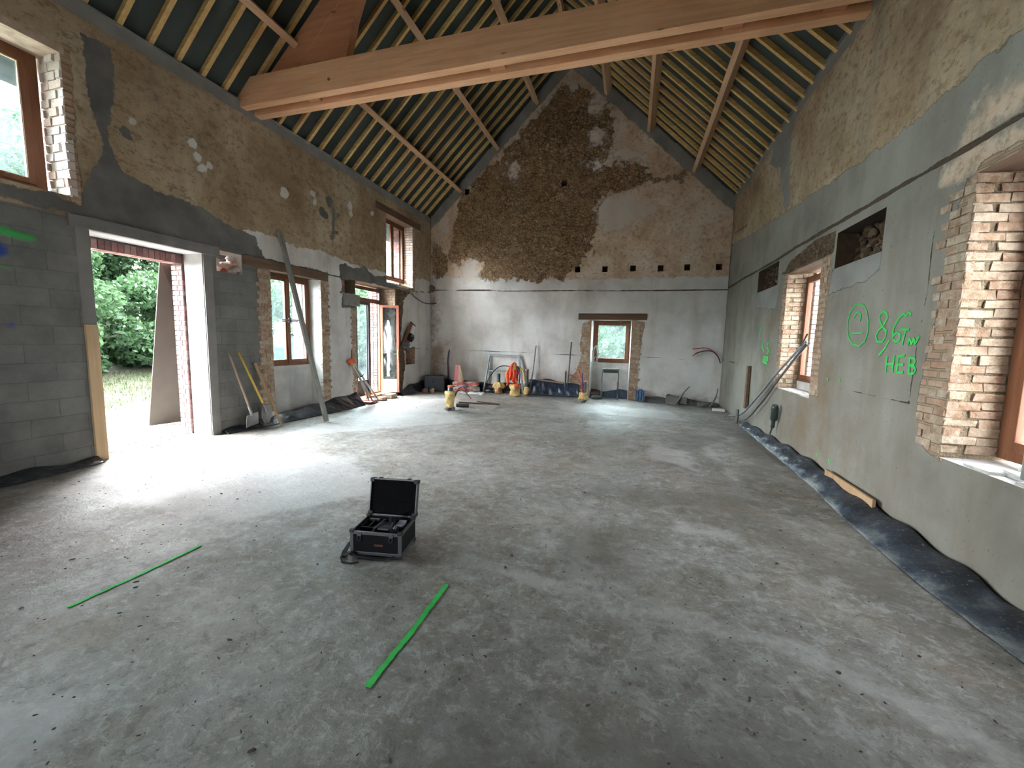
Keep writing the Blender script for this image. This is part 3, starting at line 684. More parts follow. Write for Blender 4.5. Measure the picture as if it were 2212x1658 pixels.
mb = MB(); bars(mb, PL, a+.05, b-.05, 2.62, 2.87, .022, DD-.01, DD+.04); t_ = chd(mb, 'transom_sash', M_GREYSTILE, bevel=.003)
mb = MB(); mb.box(PL(a+.07, 2.64, DD+.01), PL(b-.07, 2.85, DD+.018)); chd(mb, 'pane', M_CLEAR, t_)
mb = MB(); bars(mb, PL, a+.05, 9.34, .13, 2.54, .07, DD-.01, DD+.04); mb.box(PL(9.27, .13, DD-.025), PL(9.36, 2.54, DD+.05)); lf = chd(mb, 'door_leaf', M_GREYSTILE, bevel=.003)
mb = MB(); mb.box(PL(a+.12, .5, DD+.01), PL(9.27, 2.47, DD+.018)); chd(mb, 'pane', M_GLASS, lf)
mb = MB(); mb.box(PL(a+.12, .2, DD+.005), PL(9.27, .5, DD+.03)); chd(mb, 'bottom_panel', M_GREYSTILE, lf)
# open leaf hinged at the right jamb
hx, hy = XL-DD+.02, 9.82; ang = math.radians(22); ux, uy = math.cos(ang), math.sin(ang)
T = Matrix(((ux, -uy, 0, hx), (uy, ux, 0, hy), (0, 0, 1, .10), (0, 0, 0, 1)))
W_, H_ = .50, 2.42
mb = MB(); mb.M = T
mb.box((0, -.02, 0), (.065, .02, H_)); mb.box((W_-.065, -.02, 0), (W_, .02, H_)); mb.box((.065, -.02, H_-.065), (W_-.065, .02, H_))
ol = chd(mb, 'open_leaf', M_REDFRAME, bevel=.003)
mb = MB(); mb.M = T; mb.box((.065, -.018, 0), (W_-.065, .018, .05)); mb.box((.065, -.018, .31), (W_-.065, .018, .37))
for k in range(4): mb.box((.065, -.012-.003*(k % 2), .055+k*.064), (W_-.065, .012, .112+k*.064))
chd(mb, 'bottom_panel', M_WHITEPAINT, ol, bevel=.003)
mb = MB(); mb.M = T; mb.box((.065, -.004, .37), (W_-.065, .003, H_-.065)); chd(mb, 'pane', M_SMEAR, ol)
mb = MB(); mb.M = T; rr = random.Random(4); pts = []
for i in range(25): pts.append((.17+rr.uniform(-.012, .012), .45+i*.065))
for i in range(24, -1, -1): pts.append((.245+rr.uniform(-.018, .018), .45+i*.065))
mb.prism(pts, lambda a_, b_, d_: (a_, d_, b_), -.0065, -.0045); chd(mb, 'paint_smear', M_WHITEPAINT, ol)
mb = MB(); mb.M = T; mb.box((W_-.05, -.035, .95), (W_-.015, -.02, 1.2)); mb.tube([(W_-.03, -.03, 1.08), (W_-.03, -.07, 1.08), (W_-.13, -.075, 1.08)], .008, 8); chd(mb, 'handle', M_CREAM, ol)
# outer brick reveal behind the open half
mb = MB(); mb.box(PL(9.86, 0, DD+.08), PL(10.2, 3.0, TL+.05), 0)
for k in range(38):
    z = .03+k*.078
    for c0, c1 in (((DD+.085, DD+.19), (DD+.205, TL+.06)) if k % 2 else ((DD+.085, TL-.06), (TL-.045, TL+.06))): mb.box(PL(9.80, z, c0), PL(9.9, z+.064, c1), 1)
struct(mb.build('trim_17', [M_PALEMORTAR, M_REDBRICK]))
mb = MB(); mb.box(PL(8.33, 0, .0), PL(10.02, .06, TL+.05)); 
for i in range(7): mb.box(PL(8.75+i*.18, .05, .05), PL(8.75+i*.18+.16, .105+.01*(i % 2), .28), 1, jit=.006)
struct(mb.build('trim_18', [M_CONC, M_OLDBRICK]))

# upper far window
uf = LEFT_OPEN['upper_far']
lining('trim_19', uf, PL, TL, (M_MORTAR, M_MORTAR, M_OLDWOODY, M_MORTAR))
e2, ch2 = window('window_2', PL, 9.72, 10.99, 3.25, 4.88, .30, .06, 2, .055, M_CLEAR)
mb = MB(); mb.box(PL(10.325, 3.3, .27), PL(10.385, 4.83, .29)); ch2(mb, 'meeting_stile', M_FRAME)
mb = MB(); brick_face(mb, PL, lambda d: 10.97, 3.12, 4.9, .0, .29, -1, jut=.015, seed=31); struct(mb.build('trim_20', M_WHITEBRICK))
mb = MB(); brick_front(mb, PL, 10.975, 11.05, 3.12, 4.88, .015, ragged=.03, side=1, seed=33); brick_face(mb, PL, lambda d: 9.62, 3.12, 4.9, 0, .29, 1, jut=.012, seed=34)
for k in range(6): mb.box(PL(9.66+k*.215, 3.06+.005*(k % 2), .02), PL(9.66+k*.215+.2, 3.125, .29), 0, jit=.006)
struct(mb.build('trim_21', M_OLDBRICK))
mb = MB(); mb.box((XL-.25, 9.2, 4.88), (XL+.02, 11.4, 5.06)); struct(mb.build('trim_22', M_OLDWOODY, bevel=.01))
mb = MB(); mb.box(PL(9.9, 3.13, TL-.02), PL(11.15, 4.88, TL+.06), 0)
# upper near window
un = LEFT_OPEN['upper_near']
lining('trim_23', un, PL, TL, (M_MORTAR, M_WHITEBRICK, M_OLDWOODY, M_MORTAR))
mb = MB(); brick_face(mb, PL, lambda d: 3.27, 3.2, 4.74, .0, .36, -1, course=.098, jut=.03, seed=41, holes=.8); struct(mb.build('trim_24', M_WHITEBRICK))
mb = MB(); mb.box(PL(1.3, 4.74, -.01), PL(3.3, 4.82, .4)); struct(mb.build('trim_25', simple('pale_timber_lintel', (.50, .38, .29), .8, bump=.004)))
e3, ch3 = window('window_3', PL, 1.35, 3.235, 3.19, 4.76, .36, .10, 2, .06, M_GLASS, bead=M_CREAM)
mb = MB(); mb.tube([PL(2.42, 3.62, .34), PL(2.42, 3.62, .30), PL(2.42, 3.75, .29), PL(2.42, 3.75, .34)], .012, 8); ch3(mb, 'handle', M_BLACK)

# low niche by the electricity board
lining('trim_26', (10.55, 11.08, .85, 1.32), PL, .24, (M_OLDBRICK, M_OLDBRICK, M_DKMORTAR, M_MORTAR))
mb = MB()
for k in range(6):
    for j in range(3): mb.box(PL(10.56+j*.18, .86+k*.078, .17+.02*((k+j) % 3)), PL(10.56+j*.18+.165, .86+k*.078+.066, .26), jit=.005)
struct(mb.build('trim_27', simple('niche_brick', (.30, .15, .10), .9, var=.4)))
# openings behind the camera

# ------------------------------------------------------------------ right wall
HR = list(RIGHT_OPEN.values()) + [(8.15, 9.33, 2.69, 3.10), (5.06, 6.06, 2.60, 3.03)]
RM = dict(
 m_brown=lambda p: mask(p, [[(12.3,4.32),(11.93,4.26),(10,4.05),(8.0,3.88),(6.35,3.76),(5.3,3.70),(4.36,3.72),(3.7,3.78),(-5,3.8),(-5,6),(12.3,6)]]),
 m_moss=lambda p: mask(p, [[(4.15,3.2),(3.0,3.2),(1.0,3.2),(1.0,3.66),(3.2,3.62),(4.0,3.45)], [(4.3,2.95),(4.3,3.12),(1.5,3.12),(1.5,2.95)]]),
 m_stain=lambda p: mask(p, [rect(6.4,6.7,.3,.9), rect(7.1,7.2,.2,.9), rect(5.9,6.1,.3,1.3), rect(6.2,6.4,1.2,2.7), rect(5.2,5.3,.2,.7), rect(8.2,8.45,.8,2.1)]),
 m_pale=lambda p: mask(p, [[(8.2,5.2),(7.7,5.6),(8.9,5.6),(9.3,5.1),(8.6,4.8),(8.35,4.3),(8.2,3.95),(7.95,3.95),(8.05,4.4)], rect(-5,12.2,5.33,5.6)],
     lines=[([(8.3,4.8),(8.1,4.0)],.07)]),
 m_cement=lambda p: mask(p, [[(8.12,2.27),(9.36,2.40),(9.36,2.72),(8.12,2.72)], [(5.04,2.42),(5.3,2.33),(6.12,2.30),(6.12,2.62),(5.04,2.64)]]),
 m_brick=lambda p: mask(p, [[(3.9,.75),(4.18,.85),(4.24,1.2),(4.20,1.7),(4.12,2.1),(4.10,2.6),(4.05,2.92),(3.9,2.92)], rect(2.4,3.93,2.9,2.98), rect(7.66,7.84,.95,2.84), rect(6.16,6.43,1.0,2.85)]),
 m_rubble=lambda p: mask(p, [[(6.1,2.8),(7.9,2.82),(7.6,2.98),(6.9,3.08),(6.1,3.08)]]),
 m_line=lambda p: mask(p, lines=[([(-5,3.14),(3.6,3.16),(6,3.155),(12.2,3.15)],.022), ([(12.0,4.5),(10.5,4.35)],.012), ([(11.2,5.3),(11.0,4.4)],.010), ([(6.0,1.17),(4.35,1.16)],.006), ([(12.1,1.25),(9.4,1.2)],.006), ([(4.3,2.9),(4.36,1.2)],.006), ([(12.05,5.2),(12.05,4.2)],.02)]))
wr_ = plane_grid('wall_right', YF, YB, 0, EAVE+.1, .035, HR, lambda s, z, w: np.stack([XR-w, s, z], 1), M_RIGHT, RM, disp=lambda p: np.clip(((fbm(p, .9, 5)-.5)*.06+(fbm(p, 5, 6)-.5)*.012)*np.clip(p[:,1]*3, 0, 1), -.03, .03), flip=True)
struct(wr_)
mb = MB(); outer_shell(mb, YF-.5, YB+TB, -.3, EAVE+.1, list(RIGHT_OPEN.values()), lambda s, z: (XR+TR_, s, z))
mb.add([(XR-.04, YF-.5, EAVE+.1), (XR+TR_, YF-.5, EAVE+.1), (XR+TR_, YB+TB, EAVE+.1), (XR-.04, YB+TB, EAVE+.1)], [(0,1,2,3)])
mb.build('outer_face', M_DKCONC, wr_)

nw = RIGHT_OPEN['near_window']
lining('trim_31', nw, PR, TR_, (M_REVEAL, M_MORTAR, M_OLDWOODY, M_REVEAL), splay=(0, -.06))
mb = MB(); rr = random.Random(51); z = .83; k = 0
def jb(d0_, d1_, z_, h_):
    o0 = rr.uniform(.004, .02); o1 = rr.uniform(.004, .02); vs = []
    for zz, e_ in ((z_+rr.uniform(-.006, .006), 0), (z_+h_+rr.uniform(-.008, .006), 1)):
        for dd, off in ((d0_, -.05), (d1_, -.05), (d1_, o1), (d0_, o0)): vs.append(PR(3.93+.12*dd-off+rr.uniform(-.006, .006), zz+rr.uniform(-.004, .004), dd+rr.uniform(-.006, .006)))
    mb.add(vs, [(0,3,2,1),(4,5,6,7),(0,1,5,4),(1,2,6,5),(2,3,7,6),(3,0,4,7)])
while z < 2.86:
    if k % 2: jb(-.005, .215, z, .060); jb(.222, .36, z, .060)
    else: a_ = rr.uniform(.10, .13); jb(.0, a_, z, .060); jb(a_+rr.uniform(.04, .06), .36, z, .060)
    z += .0695; k += 1
brick_front(mb, PR, 3.925, 4.14, .84, 2.88, .012, course=.0695, ragged=.07, side=1, seed=52, holes=.16)
struct(mb.build('trim_32', M_OLDBRICK))
mb = MB()
for i, (y, dd) in enumerate([(3.72, .02), (3.5, .10), (3.6, .24), (3.3, .03), (3.05, .15), (2.8, .05), (2.5, .1)]):
    mb.box(PR(y, .785, dd), PR(y-.24, .815+.008*(i % 3), dd+.14), jit=.012)
struct(mb.build('trim_33', simple('broken_pale_render', (.56, .55, .52), .9, bump=.01)))
e4, ch4 = window('window_4', PR, 2.78, 3.955, .82, 2.9, .36, .075, 2, .075, M_CLEAR)

fwn = RIGHT_OPEN['far_window']
lining('trim_34', fwn, PR, TR_, (M_MORTAR, M_MORTAR, M_OLDWOODY, M_REVEAL))
mb = MB(); brick_face(mb, PR, lambda d: 7.68, .96, 2.78, .0, .27, -1, course=.0735, jut=.02, seed=61, holes=.35)
brick_front(mb, PR, 7.68, 7.75, .95, 2.5, .015, ragged=.03, side=1, seed=62); brick_front(mb, PR, 6.24, 6.41, 1.0, 2.8, .015, ragged=.05, side=-1, seed=63)
brick_face(mb, PR, lambda d: 6.41, .96, 2.78, .0, .27, 1, jut=.01, seed=64)
struct(mb.build('trim_35', M_OLDBRICK))
mb = MB(); mb.box(PR(6.42, .93, .0), PR(7.67, .955, .27), jit=.004)
for i in range(6): rock(mb, PR(6.55+i*.19, .955, .06+.03*(i % 3)), .035, 80+i, (1.4, 1.6, .4))
struct(mb.build('trim_36', M_REVEAL))
e5, ch5 = window('window_5', PR, 6.42, 7.68, 1.08, 2.74, .28, .05, 2, .055, M_CLEAR)
mb = MB(); mb.box(PR(6.42, .93, .27), PR(7.68, 1.08, .40)); struct(mb.build('trim_37', M_REVEAL))
mb = MB(); mb.box(PR(7.68, .9, .38), PR(8.0, 2.9, TR_+.04), 0)
for k in range(26):
    z = .95+k*.075
    for c0, c1 in (((.385, .45), (.46, TR_+.05)) if k % 2 else ((.385, TR_+.05),)): mb.box(PR(7.63, z, c0), PR(7.72, z+.063, c1), 1)
struct(mb.build('trim_38', [M_PALEMORTAR, M_WHITEBRICK]))
# splintered lintel ends above the far window
mb = MB(); rr = random.Random(8)
for i in range(14):
    y = 6.45+i*.085; mb.bar(PR(y, 2.82+rr.uniform(-.01, .04), .02), PR(y+rr.uniform(.25, .4), 2.84+rr.uniform(-.02, .08), -.02+rr.uniform(0, .03)), .015, .03)
struct(mb.build('trim_39', M_OLDWOODY))

def recess(name, o, P, T, look, seed, mats):
    a, b, c, d = o
    lining(name, o, P, T, mats)
    mb = MB(); rr = random.Random(seed)
    mb.add([P(a, c, T), P(b, c, T), P(b, d, T), P(a, d, T)], [(0,1,2,3)])
    y = a+.04
    while y < b:
        z = c+.02
        while z < d:
            rock(mb, P(y+rr.uniform(-.03, .03), z+rr.uniform(-.02, .02), T-.02), rr.uniform(.035, .075), rr.randint(0, 999), (.7, 1.1, .8)); z += rr.uniform(.07, .12)
        y += rr.uniform(.09, .14)
    struct(mb.build(name[:5]+'_%d' % (int(name[5:].strip('_'))+1), look))
M_RUB1 = island_brick_mat('dark_rubble_core', [(0., (.03, .018, .010)), (.6, (.085, .052, .030)), (1., (.17, .125, .08))], dirt=.04)
recess('trim_40', (8.15, 9.33, 2.69, 3.10), PR, .16, M_RUB1, 1, (M_RUB1, M_RUB1, M_DKMORTAR, M_BLOCK))
recess('trim_42', (5.06, 6.06, 2.60, 3.03), PR, .24, M_RUB1, 2, (M_RUB1, M_RUB1, M_DKMORTAR, M_BLOCK))

# ------------------------------------------------------------------ gable wall
PUT = [(-1.64, 3.73), (-.86, 3.72), (-.09, 3.72), (.64, 3.70), (1.32, 3.71), (2.10, 3.70), (-2.12, 6.17), (-5.14, 6.17)]
HB = [(-1.17, -.04, 0, 2.27)] + [(x-.075, x+.075, z-.08, z+.08) for x, z in PUT]
def near_roof(p, off): return np.clip(p[:,1]-(RAFT0-SLOPE*np.abs(p[:,0]-XM))+off, -.6, .6)
STONE = [[(-2.3,8.95),(-1.7,8.75),(-1.1,8.25),(-.80,7.7),(-.80,7.0),(-1.05,6.60),(-.21,6.55),(.17,6.32),(.42,6.12),(1.11,6.15),(1.01,5.95),(-.06,5.98),(-.91,5.77),(-1.15,5.41),(-1.2,4.52),(-1.6,3.9),(-2.08,3.5),(-2.7,3.46),(-3.6,3.50),(-4.35,3.52),(-4.75,3.6),(-4.62,4.0),(-5.0,4.2),(-5.35,4.0),(-5.7,4.15),(-5.65,4.7),(-5.5,5.2),(-5.4,5.8),(-5.0,6.4),(-4.1,7.0),(-3.9,7.3),(-3.3,8.0),(-2.9,8.2)], [(-6.3,3.62),(-5.85,3.66),(-5.8,4.0),(-5.95,4.5),(-6.3,4.7)]]
BMK = dict(
 m_brown=lambda p: mask(p, [[(-6.5,3.72),(-5.25,3.57),(-2.28,3.46),(2.5,3.45),(2.5,10),(-6.5,10)]]),
 m_stone=lambda p: mask(p, STONE),
 m_pale=lambda p: mask(p, [[(-1.05,6.95),(-.5,7.0),(.1,6.75),(.2,6.5),(-.7,6.75)], [(-1.0,5.6),(-.3,5.75),(.5,5.3),(-.2,4.9),(-.9,4.7),(-1.1,5.2)], [(-6.2,4.7),(-5.7,5.0),(-5.75,5.6),(-6.1,5.3)], [(-5.3,3.5),(-4.7,3.5),(-4.75,4.1),(-5.2,4.05)], [(-3.6,6.3),(-3.4,6.8),(-3.9,7.0),(-4.0,6.6)]],
      blobs=[(-2.75,8.55,.18),(-1.35,8.2,.25),(-1.25,7.4,.22),(-3.6,7.6,.15),(-1.7,6.7,.0),(-1.2,6.65,.18),(-2.0,8.8,.16)]),
 m_cement=lambda p: np.maximum(near_roof(p, .36), -.6),
 m_brick=lambda p: mask(p, [[(-1.3,2.2),(-1.42,2.2),(-1.5,1.6),(-1.42,1.2),(-1.55,.8),(-1.75,.5),(-1.6,.1),(-1.15,-.1),(-1.15,2.3)], [(-.06,-.1),(.13,-.1),(.2,.6),(.2,1.3),(.28,1.8),(.34,2.25),(-.06,2.3)]]),
 m_stain=lambda p: mask(p, [rect(-6.5,-6.0,0,1.5), rect(-6.5,2.5,.0,.05), rect(-6.4,-6.2,1.5,3.5)]),
 m_line=lambda p: mask(p, lines=[([(-6.38,3.20),(-4,3.15),(0,3.11),(2.36,3.10)],.014), ([(-6.0,3.22),(-4,3.18)],.006), ([(-6.38,1.30),(-3,1.27),(-1.4,1.24)],.006), ([(.2,1.26),(1.4,1.22)],.006)]))
def back_disp(p):
    st = np.clip(sd_poly(p, STONE[0])*6, 0, 1)
    w = (fbm(p, 1.0, 8)-.5)*.05 + st*(fbm(p*np.array([1, 1.5]), 9, 9, 2)-.5)*.07
    return np.clip(w, -.05, .05)*np.clip(p[:,1]*3, 0, 1)
def roofz_np(s): return RAFT0-SLOPE*np.abs(s-XM)
wb = plane_grid('wall_back', XL, XR, 0, 9.7, .032, HB, lambda s, z, w: np.stack([s, YB-w, z], 1), M_BACK, BMK, keep=lambda s, z: z < roofz_np(s)+.06, disp=back_disp)
struct(wb)
mb = MB(); outer_shell(mb, XL-TL, XR+TR_, -.3, 5.4, [(-1.17, -.04, 1.0, 2.4)], lambda s, z: (s, YB+TB, z))
mb.add([(XL-TL, YB+TB, 5.4), (XR+TR_, YB+TB, 5.4), (XM, YB+TB, 9.65)], [(0,1,2)]); mb.build('outer_face', M_DKCONC, wb)
def hole_box(name, x, z, P=PB, r=.075, T=.3):
    mb = MB(); a, b, c, d = x-r, x+r, z-.08, z+.08
    mb.add([P(a,c), P(b,c), P(b,d), P(a,d), P(a,c,T), P(b,c,T), P(b,d,T), P(a,d,T)], [(0,1,5,4),(1,2,6,5),(2,3,7,6),(3,0,4,7),(4,5,6,7)])
    mb.build(name, M_RUB1, wb)
for x, z in PUT: hole_box('putlog_hole', x, z)
# niche with the small window
lining('trim_45', (-1.17, -.04, 0, 2.27), PB, .36, (M_REVEAL, M_REVEAL, M_OLDWOOD, None), splay=(.05, .03))
mb = MB(); mb.box(PB(-1.3, 0, .34), PB(.1, 1.04, .48)); mb.box(PB(-1.3, 1.0, .41), PB(-1.12, 2.4, .49)); mb.box(PB(-.07, 1.0, .41), PB(.1, 2.4, .49)); struct(mb.build('trim_46', M_REVEAL))
e6, ch6 = window('window_6', PB, -1.12, -.07, 1.04, 2.27, .33, .055, 1, .075, M_GLASS)
mb = MB(); mb.box((-1.56, YB-.025, 2.29), (.36, YB+.2, 2.47)); struct(mb.build('trim_47', M_OLDWOOD, bevel=.012))
mb = MB(); brick_front(mb, PB, -1.36, -1.19, .1, 2.25, .015, ragged=.06, side=-1, seed=71, holes=.15); brick_front(mb, PB, -.02, .17, .05, 2.25, .015, ragged=.06, side=1, seed=72, holes=.12)
struct(mb.build('trim_48', M_OLDBRICK))
mb = MB(); rock(mb, (-6.30, YB-.03, 3.24), .13, 5, (.8, .5, .9)); struct(mb.build('trim_49', M_RUB1))

# wall behind the camera, with an unseen opening added to let in daylight
mb = MB(); fo = FRONT_OPEN
for y in (YF, YF-.5):
    outer_shell(mb, XL-TL, XR+TR_, -.3, 5.4, [fo], lambda s, z: (s, y, z)); mb.add([(XL-TL, y, 5.4), (XR+TR_, y, 5.4), (XM, y, 9.65)], [(0,1,2)])
wf = struct(mb.build('wall_front', M_REVEAL))
lining('trim_50', fo, lambda s, z, d=0: (s, YF-d, z), .5, (M_REVEAL, M_REVEAL, M_REVEAL, None))

# ------------------------------------------------------------------ floor
FM = dict(m_gloss_glare=lambda p: mask(p, [[(-1.05,8.5),(.15,8.6),(.05,7.3),(-.8,7.2)], [(-.75,6.7),(-.05,6.7),(-.1,5.7),(-.6,5.7)], [(-.65,5.0),(.05,5.0),(.05,4.2),(-.5,4.2)]]),
    m_wet=lambda p: mask(p, [[(-.6,4.7),(.6,4.75),(1.6,5.4),(2.2,6.6),(2.3,8.4),(1.9,8.4),(1.5,5.9),(1.3,4.4),(1.9,3.4),(2.1,2.6),(1.6,2.9),(.9,4.0),(-.3,4.25)],
        [(.6,6.5),(1.2,6.8),(1.8,7.8),(1.2,8.3),(.6,7.5)], [(-1.2,1.1),(-.6,1.55),(.5,1.9),(2,1.6),(2,.5),(-1,.3)], [(-.5,3.5),(.1,3.6),(.1,2.7),(-.4,2.7)], [(-4.2,8.0),(-3,7.8),(-2.5,8.3),(-3.4,8.6)],
        [(-6.4,1.0),(-5.9,1.6),(-6.1,3.2),(-6.4,3.4)], [(-1.45,2.75),(-1.0,2.7),(-.9,2.55),(-1.4,2.5)]]),
    m_pale=lambda p: mask(p, [[(-5.5,2.4),(-3.2,2.6),(-2.4,3.6),(-3.6,4.6),(-5.8,4.2)], [(-5.4,5.0),(-3.2,7.2),(-4.6,10.5),(-6,9)], [(-1.6,9.5),(1.2,9.2),(1.0,10.6),(-2,11)], [(.5,3.9),(1.0,3.8),(.9,3.55),(.4,3.65)], [(-3.4,.6),(-2.2,1.15),(-2.0,.8),(-2.6,.3)], [(.3,6.0),(.9,5.6),(.9,6.6),(.4,6.9)]],
        lines=[([(-.31,4.1),(-.30,2.55)],.035), ([(1.22,7.0),(1.30,5.3)],.05), ([(.60,3.8),(.72,3.0)],.05), ([(-1.1,2.62),(.0,2.5),(1.0,2.35),(1.8,1.8)],.06), ([(.06,1.62),(.05,1.15)],.012)]))
fl = plane_grid('floor', XL-.02, XR+.02, YF, YB+.02, .06, [], lambda s, z, w: np.stack([s, z, w], 1), M_FLOOR, FM, disp=lambda p: np.minimum((fbm(p, 1.3, 3)-.62)*.02, 0))
struct(fl)
mb = MB()
for (x, a, b) in ((-1.17, -1.17, -.04),): mb.add([(a-.1, YB-.01, 0), (b+.1, YB-.01, 0), (b+.1, YB+.4, 0), (a-.1, YB+.4, 0)], [(0,1,2,3)])
for h in (bd, LEFT_OPEN['double_window'], td): mb.add([(XL+.01, h[0], -.002), (XL-TL-.05, h[0], -.012), (XL-TL-.05, h[1], -.012), (XL+.01, h[1], -.002)], [(0,1,2,3)])
struct(mb.build('trim_51', M_CONC))

# ------------------------------------------------------------------ roof
mb = MB(); y0, y1 = YF-.5, YB+TB+.1
for sg in (-1, 1):
    def z(dx, o): return RAFT0+o-SLOPE*dx
    n = 40
    vs = []; fs = []
    for j in range(41):
        yy = y0+(y1-y0)*j/40
        for i in range(9):
            dx = 5.4*i/8; vs.append((XM+sg*dx, yy, z(dx, .115)))
    for j in range(40):
        for i in range(8): fs.append((j*9+i, j*9+i+1, (j+1)*9+i+1, (j+1)*9+i))
    mb.add(vs, fs)
ce = struct(mb.build('ceiling', M_UNDER)); so = ce.modifiers.new('solid', 'SOLIDIFY'); so.thickness = .03; so.offset = 0
NR = 37
ORD = ['first', 'second', 'third', 'fourth', 'fifth', 'sixth', 'seventh', 'eighth', 'ninth', 'tenth', 'eleventh', 'twelfth', 'thirteenth', 'fourteenth', 'fifteenth', 'sixteenth', 'seventeenth', 'eighteenth', 'nineteenth']
ORD += ['twentieth'] + ['twenty-'+q for q in ORD[:9]] + ['thirtieth'] + ['thirty-'+q for q in ORD[:9]]
def rafter(sg, y, src=None):
    if src is None:
        mb = MB(); e = 4.95
        c0 = Vector((0, 0, 0)); c1 = Vector((sg*e, 0, -SLOPE*e)); nrm = Vector((sg*SLOPE, 0, 1)).normalized()
        mb.bar(c0+nrm*.04, c1+nrm*.04, .06, .08, nrm); o = mb.build('rafter', M_RAFTER)
    else:
        o = src.copy(); COL.objects.link(o)
    o.location = (XM, y, RAFT0)
    k = int((YB-.05-y)/.345); nth = ORD[k]
    return tag(o, 'slender yellowish rafter of the %s roof slope, the %s counted from the gable wall' % ('left' if sg < 0 else 'right', nth), 'rafter', 'rafters on the %s roof slope' % ('left' if sg < 0 else 'right'))
for sg in (-1, 1):
    src = None
    for k in range(NR):
        y = 3.87-.345*10+.345*k
        if y > YB-.05: break
        o = rafter(sg, y, src); src = src or o
PUR = [(-1, 5.47, 'lowest purlin on the left slope'), (-1, 4.27, 'middle purlin on the left slope'), (-1, 3.08, 'upper purlin on the left slope'),
       (1, 3.08, 'upper purlin on the right slope'), (1, 4.25, 'middle purlin on the right slope'), (1, 5.47, 'lowest purlin on the right slope')]
for sg, q, nm in PUR:
    dx = {5.47: 3.46, 4.27: 2.27, 3.08: 1.09, 4.25: 2.27}[q]
    nrm = Vector((sg*SLOPE, 0, 1)).normalized(); c = Vector((XM+sg*dx, 0, RAFT0-SLOPE*dx))-nrm*.10
    mb = MB(); mb.bar(c+Vector((0, YF-.1, 0)), c+Vector((0, YB+.08, 0)), .10, .20, nrm)
    tag(mb.build('purlin', M_PURLIN, bevel=.004, org=(c.x, 4, c.z)), 'long pale timber %s of the open roof' % nm, 'roof beam', 'roof purlins')
mb = MB(); mb.bar((XM, YF-.1, 9.42), (XM, YB+.08, 9.42), .09, .24)
tag(mb.build('ridge_beam', M_PURLIN, bevel=.004, org=(XM, 4, 9.42)), 'pale ridge timber along the apex of the open roof', 'roof beam')
# truss
tr = thing('roof_truss', 'big twin plank timber tie beam with reddish rafters crossing the room', 'roof truss', (XM, 5.7, 5.33))
def cht(mb, nm, m, **k):
    o = mb.build(nm, m, None, org=(XM, 5.7, 5.33), **k); o.location = (0, 0, 0); o.parent = tr; return o
ZB0, ZB1 = 5.34, 5.77
mb = MB(); mb.box((XL-.25, 5.50, ZB0), (XR+.25, 5.63, ZB1)); cht(mb, 'tie_beam', M_BEAM, bevel=.005)
mb = MB(); mb.box((XL-.25, 5.78, ZB0), (XR+.25, 5.92, ZB1)); cht(mb, 'tie_beam', M_BEAM, bevel=.005)
for x in (-5.1, -2.0, .95, 1.98):
    mb = MB(); mb.box((x-.11, 5.63, ZB0+.05), (x+.11, 5.78, ZB1)); cht(mb, 'spacer_block', M_PRINC)
for sg in (-1, 1):
    mb = MB(); nrm = Vector((sg*SLOPE, 0, 1)).normalized()
    a = Vector((XM+sg*3.9, 5.705, RAFT0-SLOPE*3.9-.20))-nrm*.14; b = Vector((XM+sg*.02, 5.705, RAFT0-.22))-nrm*.14
    mb.bar(a, b, .145, .26, nrm); cht(mb, 'principal_rafter', M_PRINC, bevel=.004)
    mb = MB(); X = lambda x: XM+sg*x
    poly = [(X(4.0), ZB0+.1), (X(4.0), 5.75), (X(3.2), 6.45), (X(1.9), 7.6), (X(1.95), 7.1), (X(2.25), 6.4), (X(2.52), ZB0+.1)]
    mb.prism(poly, lambda p_, q_, d_: (p_, d_, q_), 5.64, 5.77); cht(mb, 'gusset_plate', M_PRINC, bevel=.003)
mb = MB(); mb.tube([(-4.62, 5.49, 5.50), (-4.62, 5.51, 5.50)], .022, 10); cht(mb, 'bolt_head', M_DKSTEEL)

# ------------------------------------------------------------------ markings sprayed on wall and slab
def ribbon(mb, pts, wd, fn, seed=0, th=.002):
    rr = random.Random(seed); P2 = [Vector((a, b)) for a, b in pts]; L = []; R_ = []; dense = []
    for a, b in zip(P2[:-1], P2[1:]):
        n = max(1, int((b-a).length/.02)); dense += [a.lerp(b, i/n) for i in range(n)]
    dense.append(P2[-1])
    for i, p in enumerate(dense):
        t = (dense[min(i+1, len(dense)-1)]-dense[max(i-1, 0)]); t = t.normalized() if t.length > 1e-6 else Vector((1, 0)); nn = Vector((-t.y, t.x))
        L.append(p+nn*wd/2*rr.uniform(.75, 1.15)); R_.append(p-nn*wd/2*rr.uniform(.75, 1.15))
    for i in range(len(dense)-1):
        q = [L[i], L[i+1], R_[i+1], R_[i]]; vs = [fn(v.x, v.y, 0) for v in q]+[fn(v.x, v.y, th) for v in q]
        mb.add(vs, [(0,1,2,3),(7,6,5,4),(0,4,5,1),(1,5,6,2),(2,6,7,3),(3,7,4,0)])
def onR(y, z, d): 
    w_ = float(np.clip(((fbm(np.array([[y, z]]), .9, 5)-.5)*.06+(fbm(np.array([[y, z]]), 5, 6)-.5)*.012)[0], -.03, .03))
    return (XR-w_-.004-d, y, z)
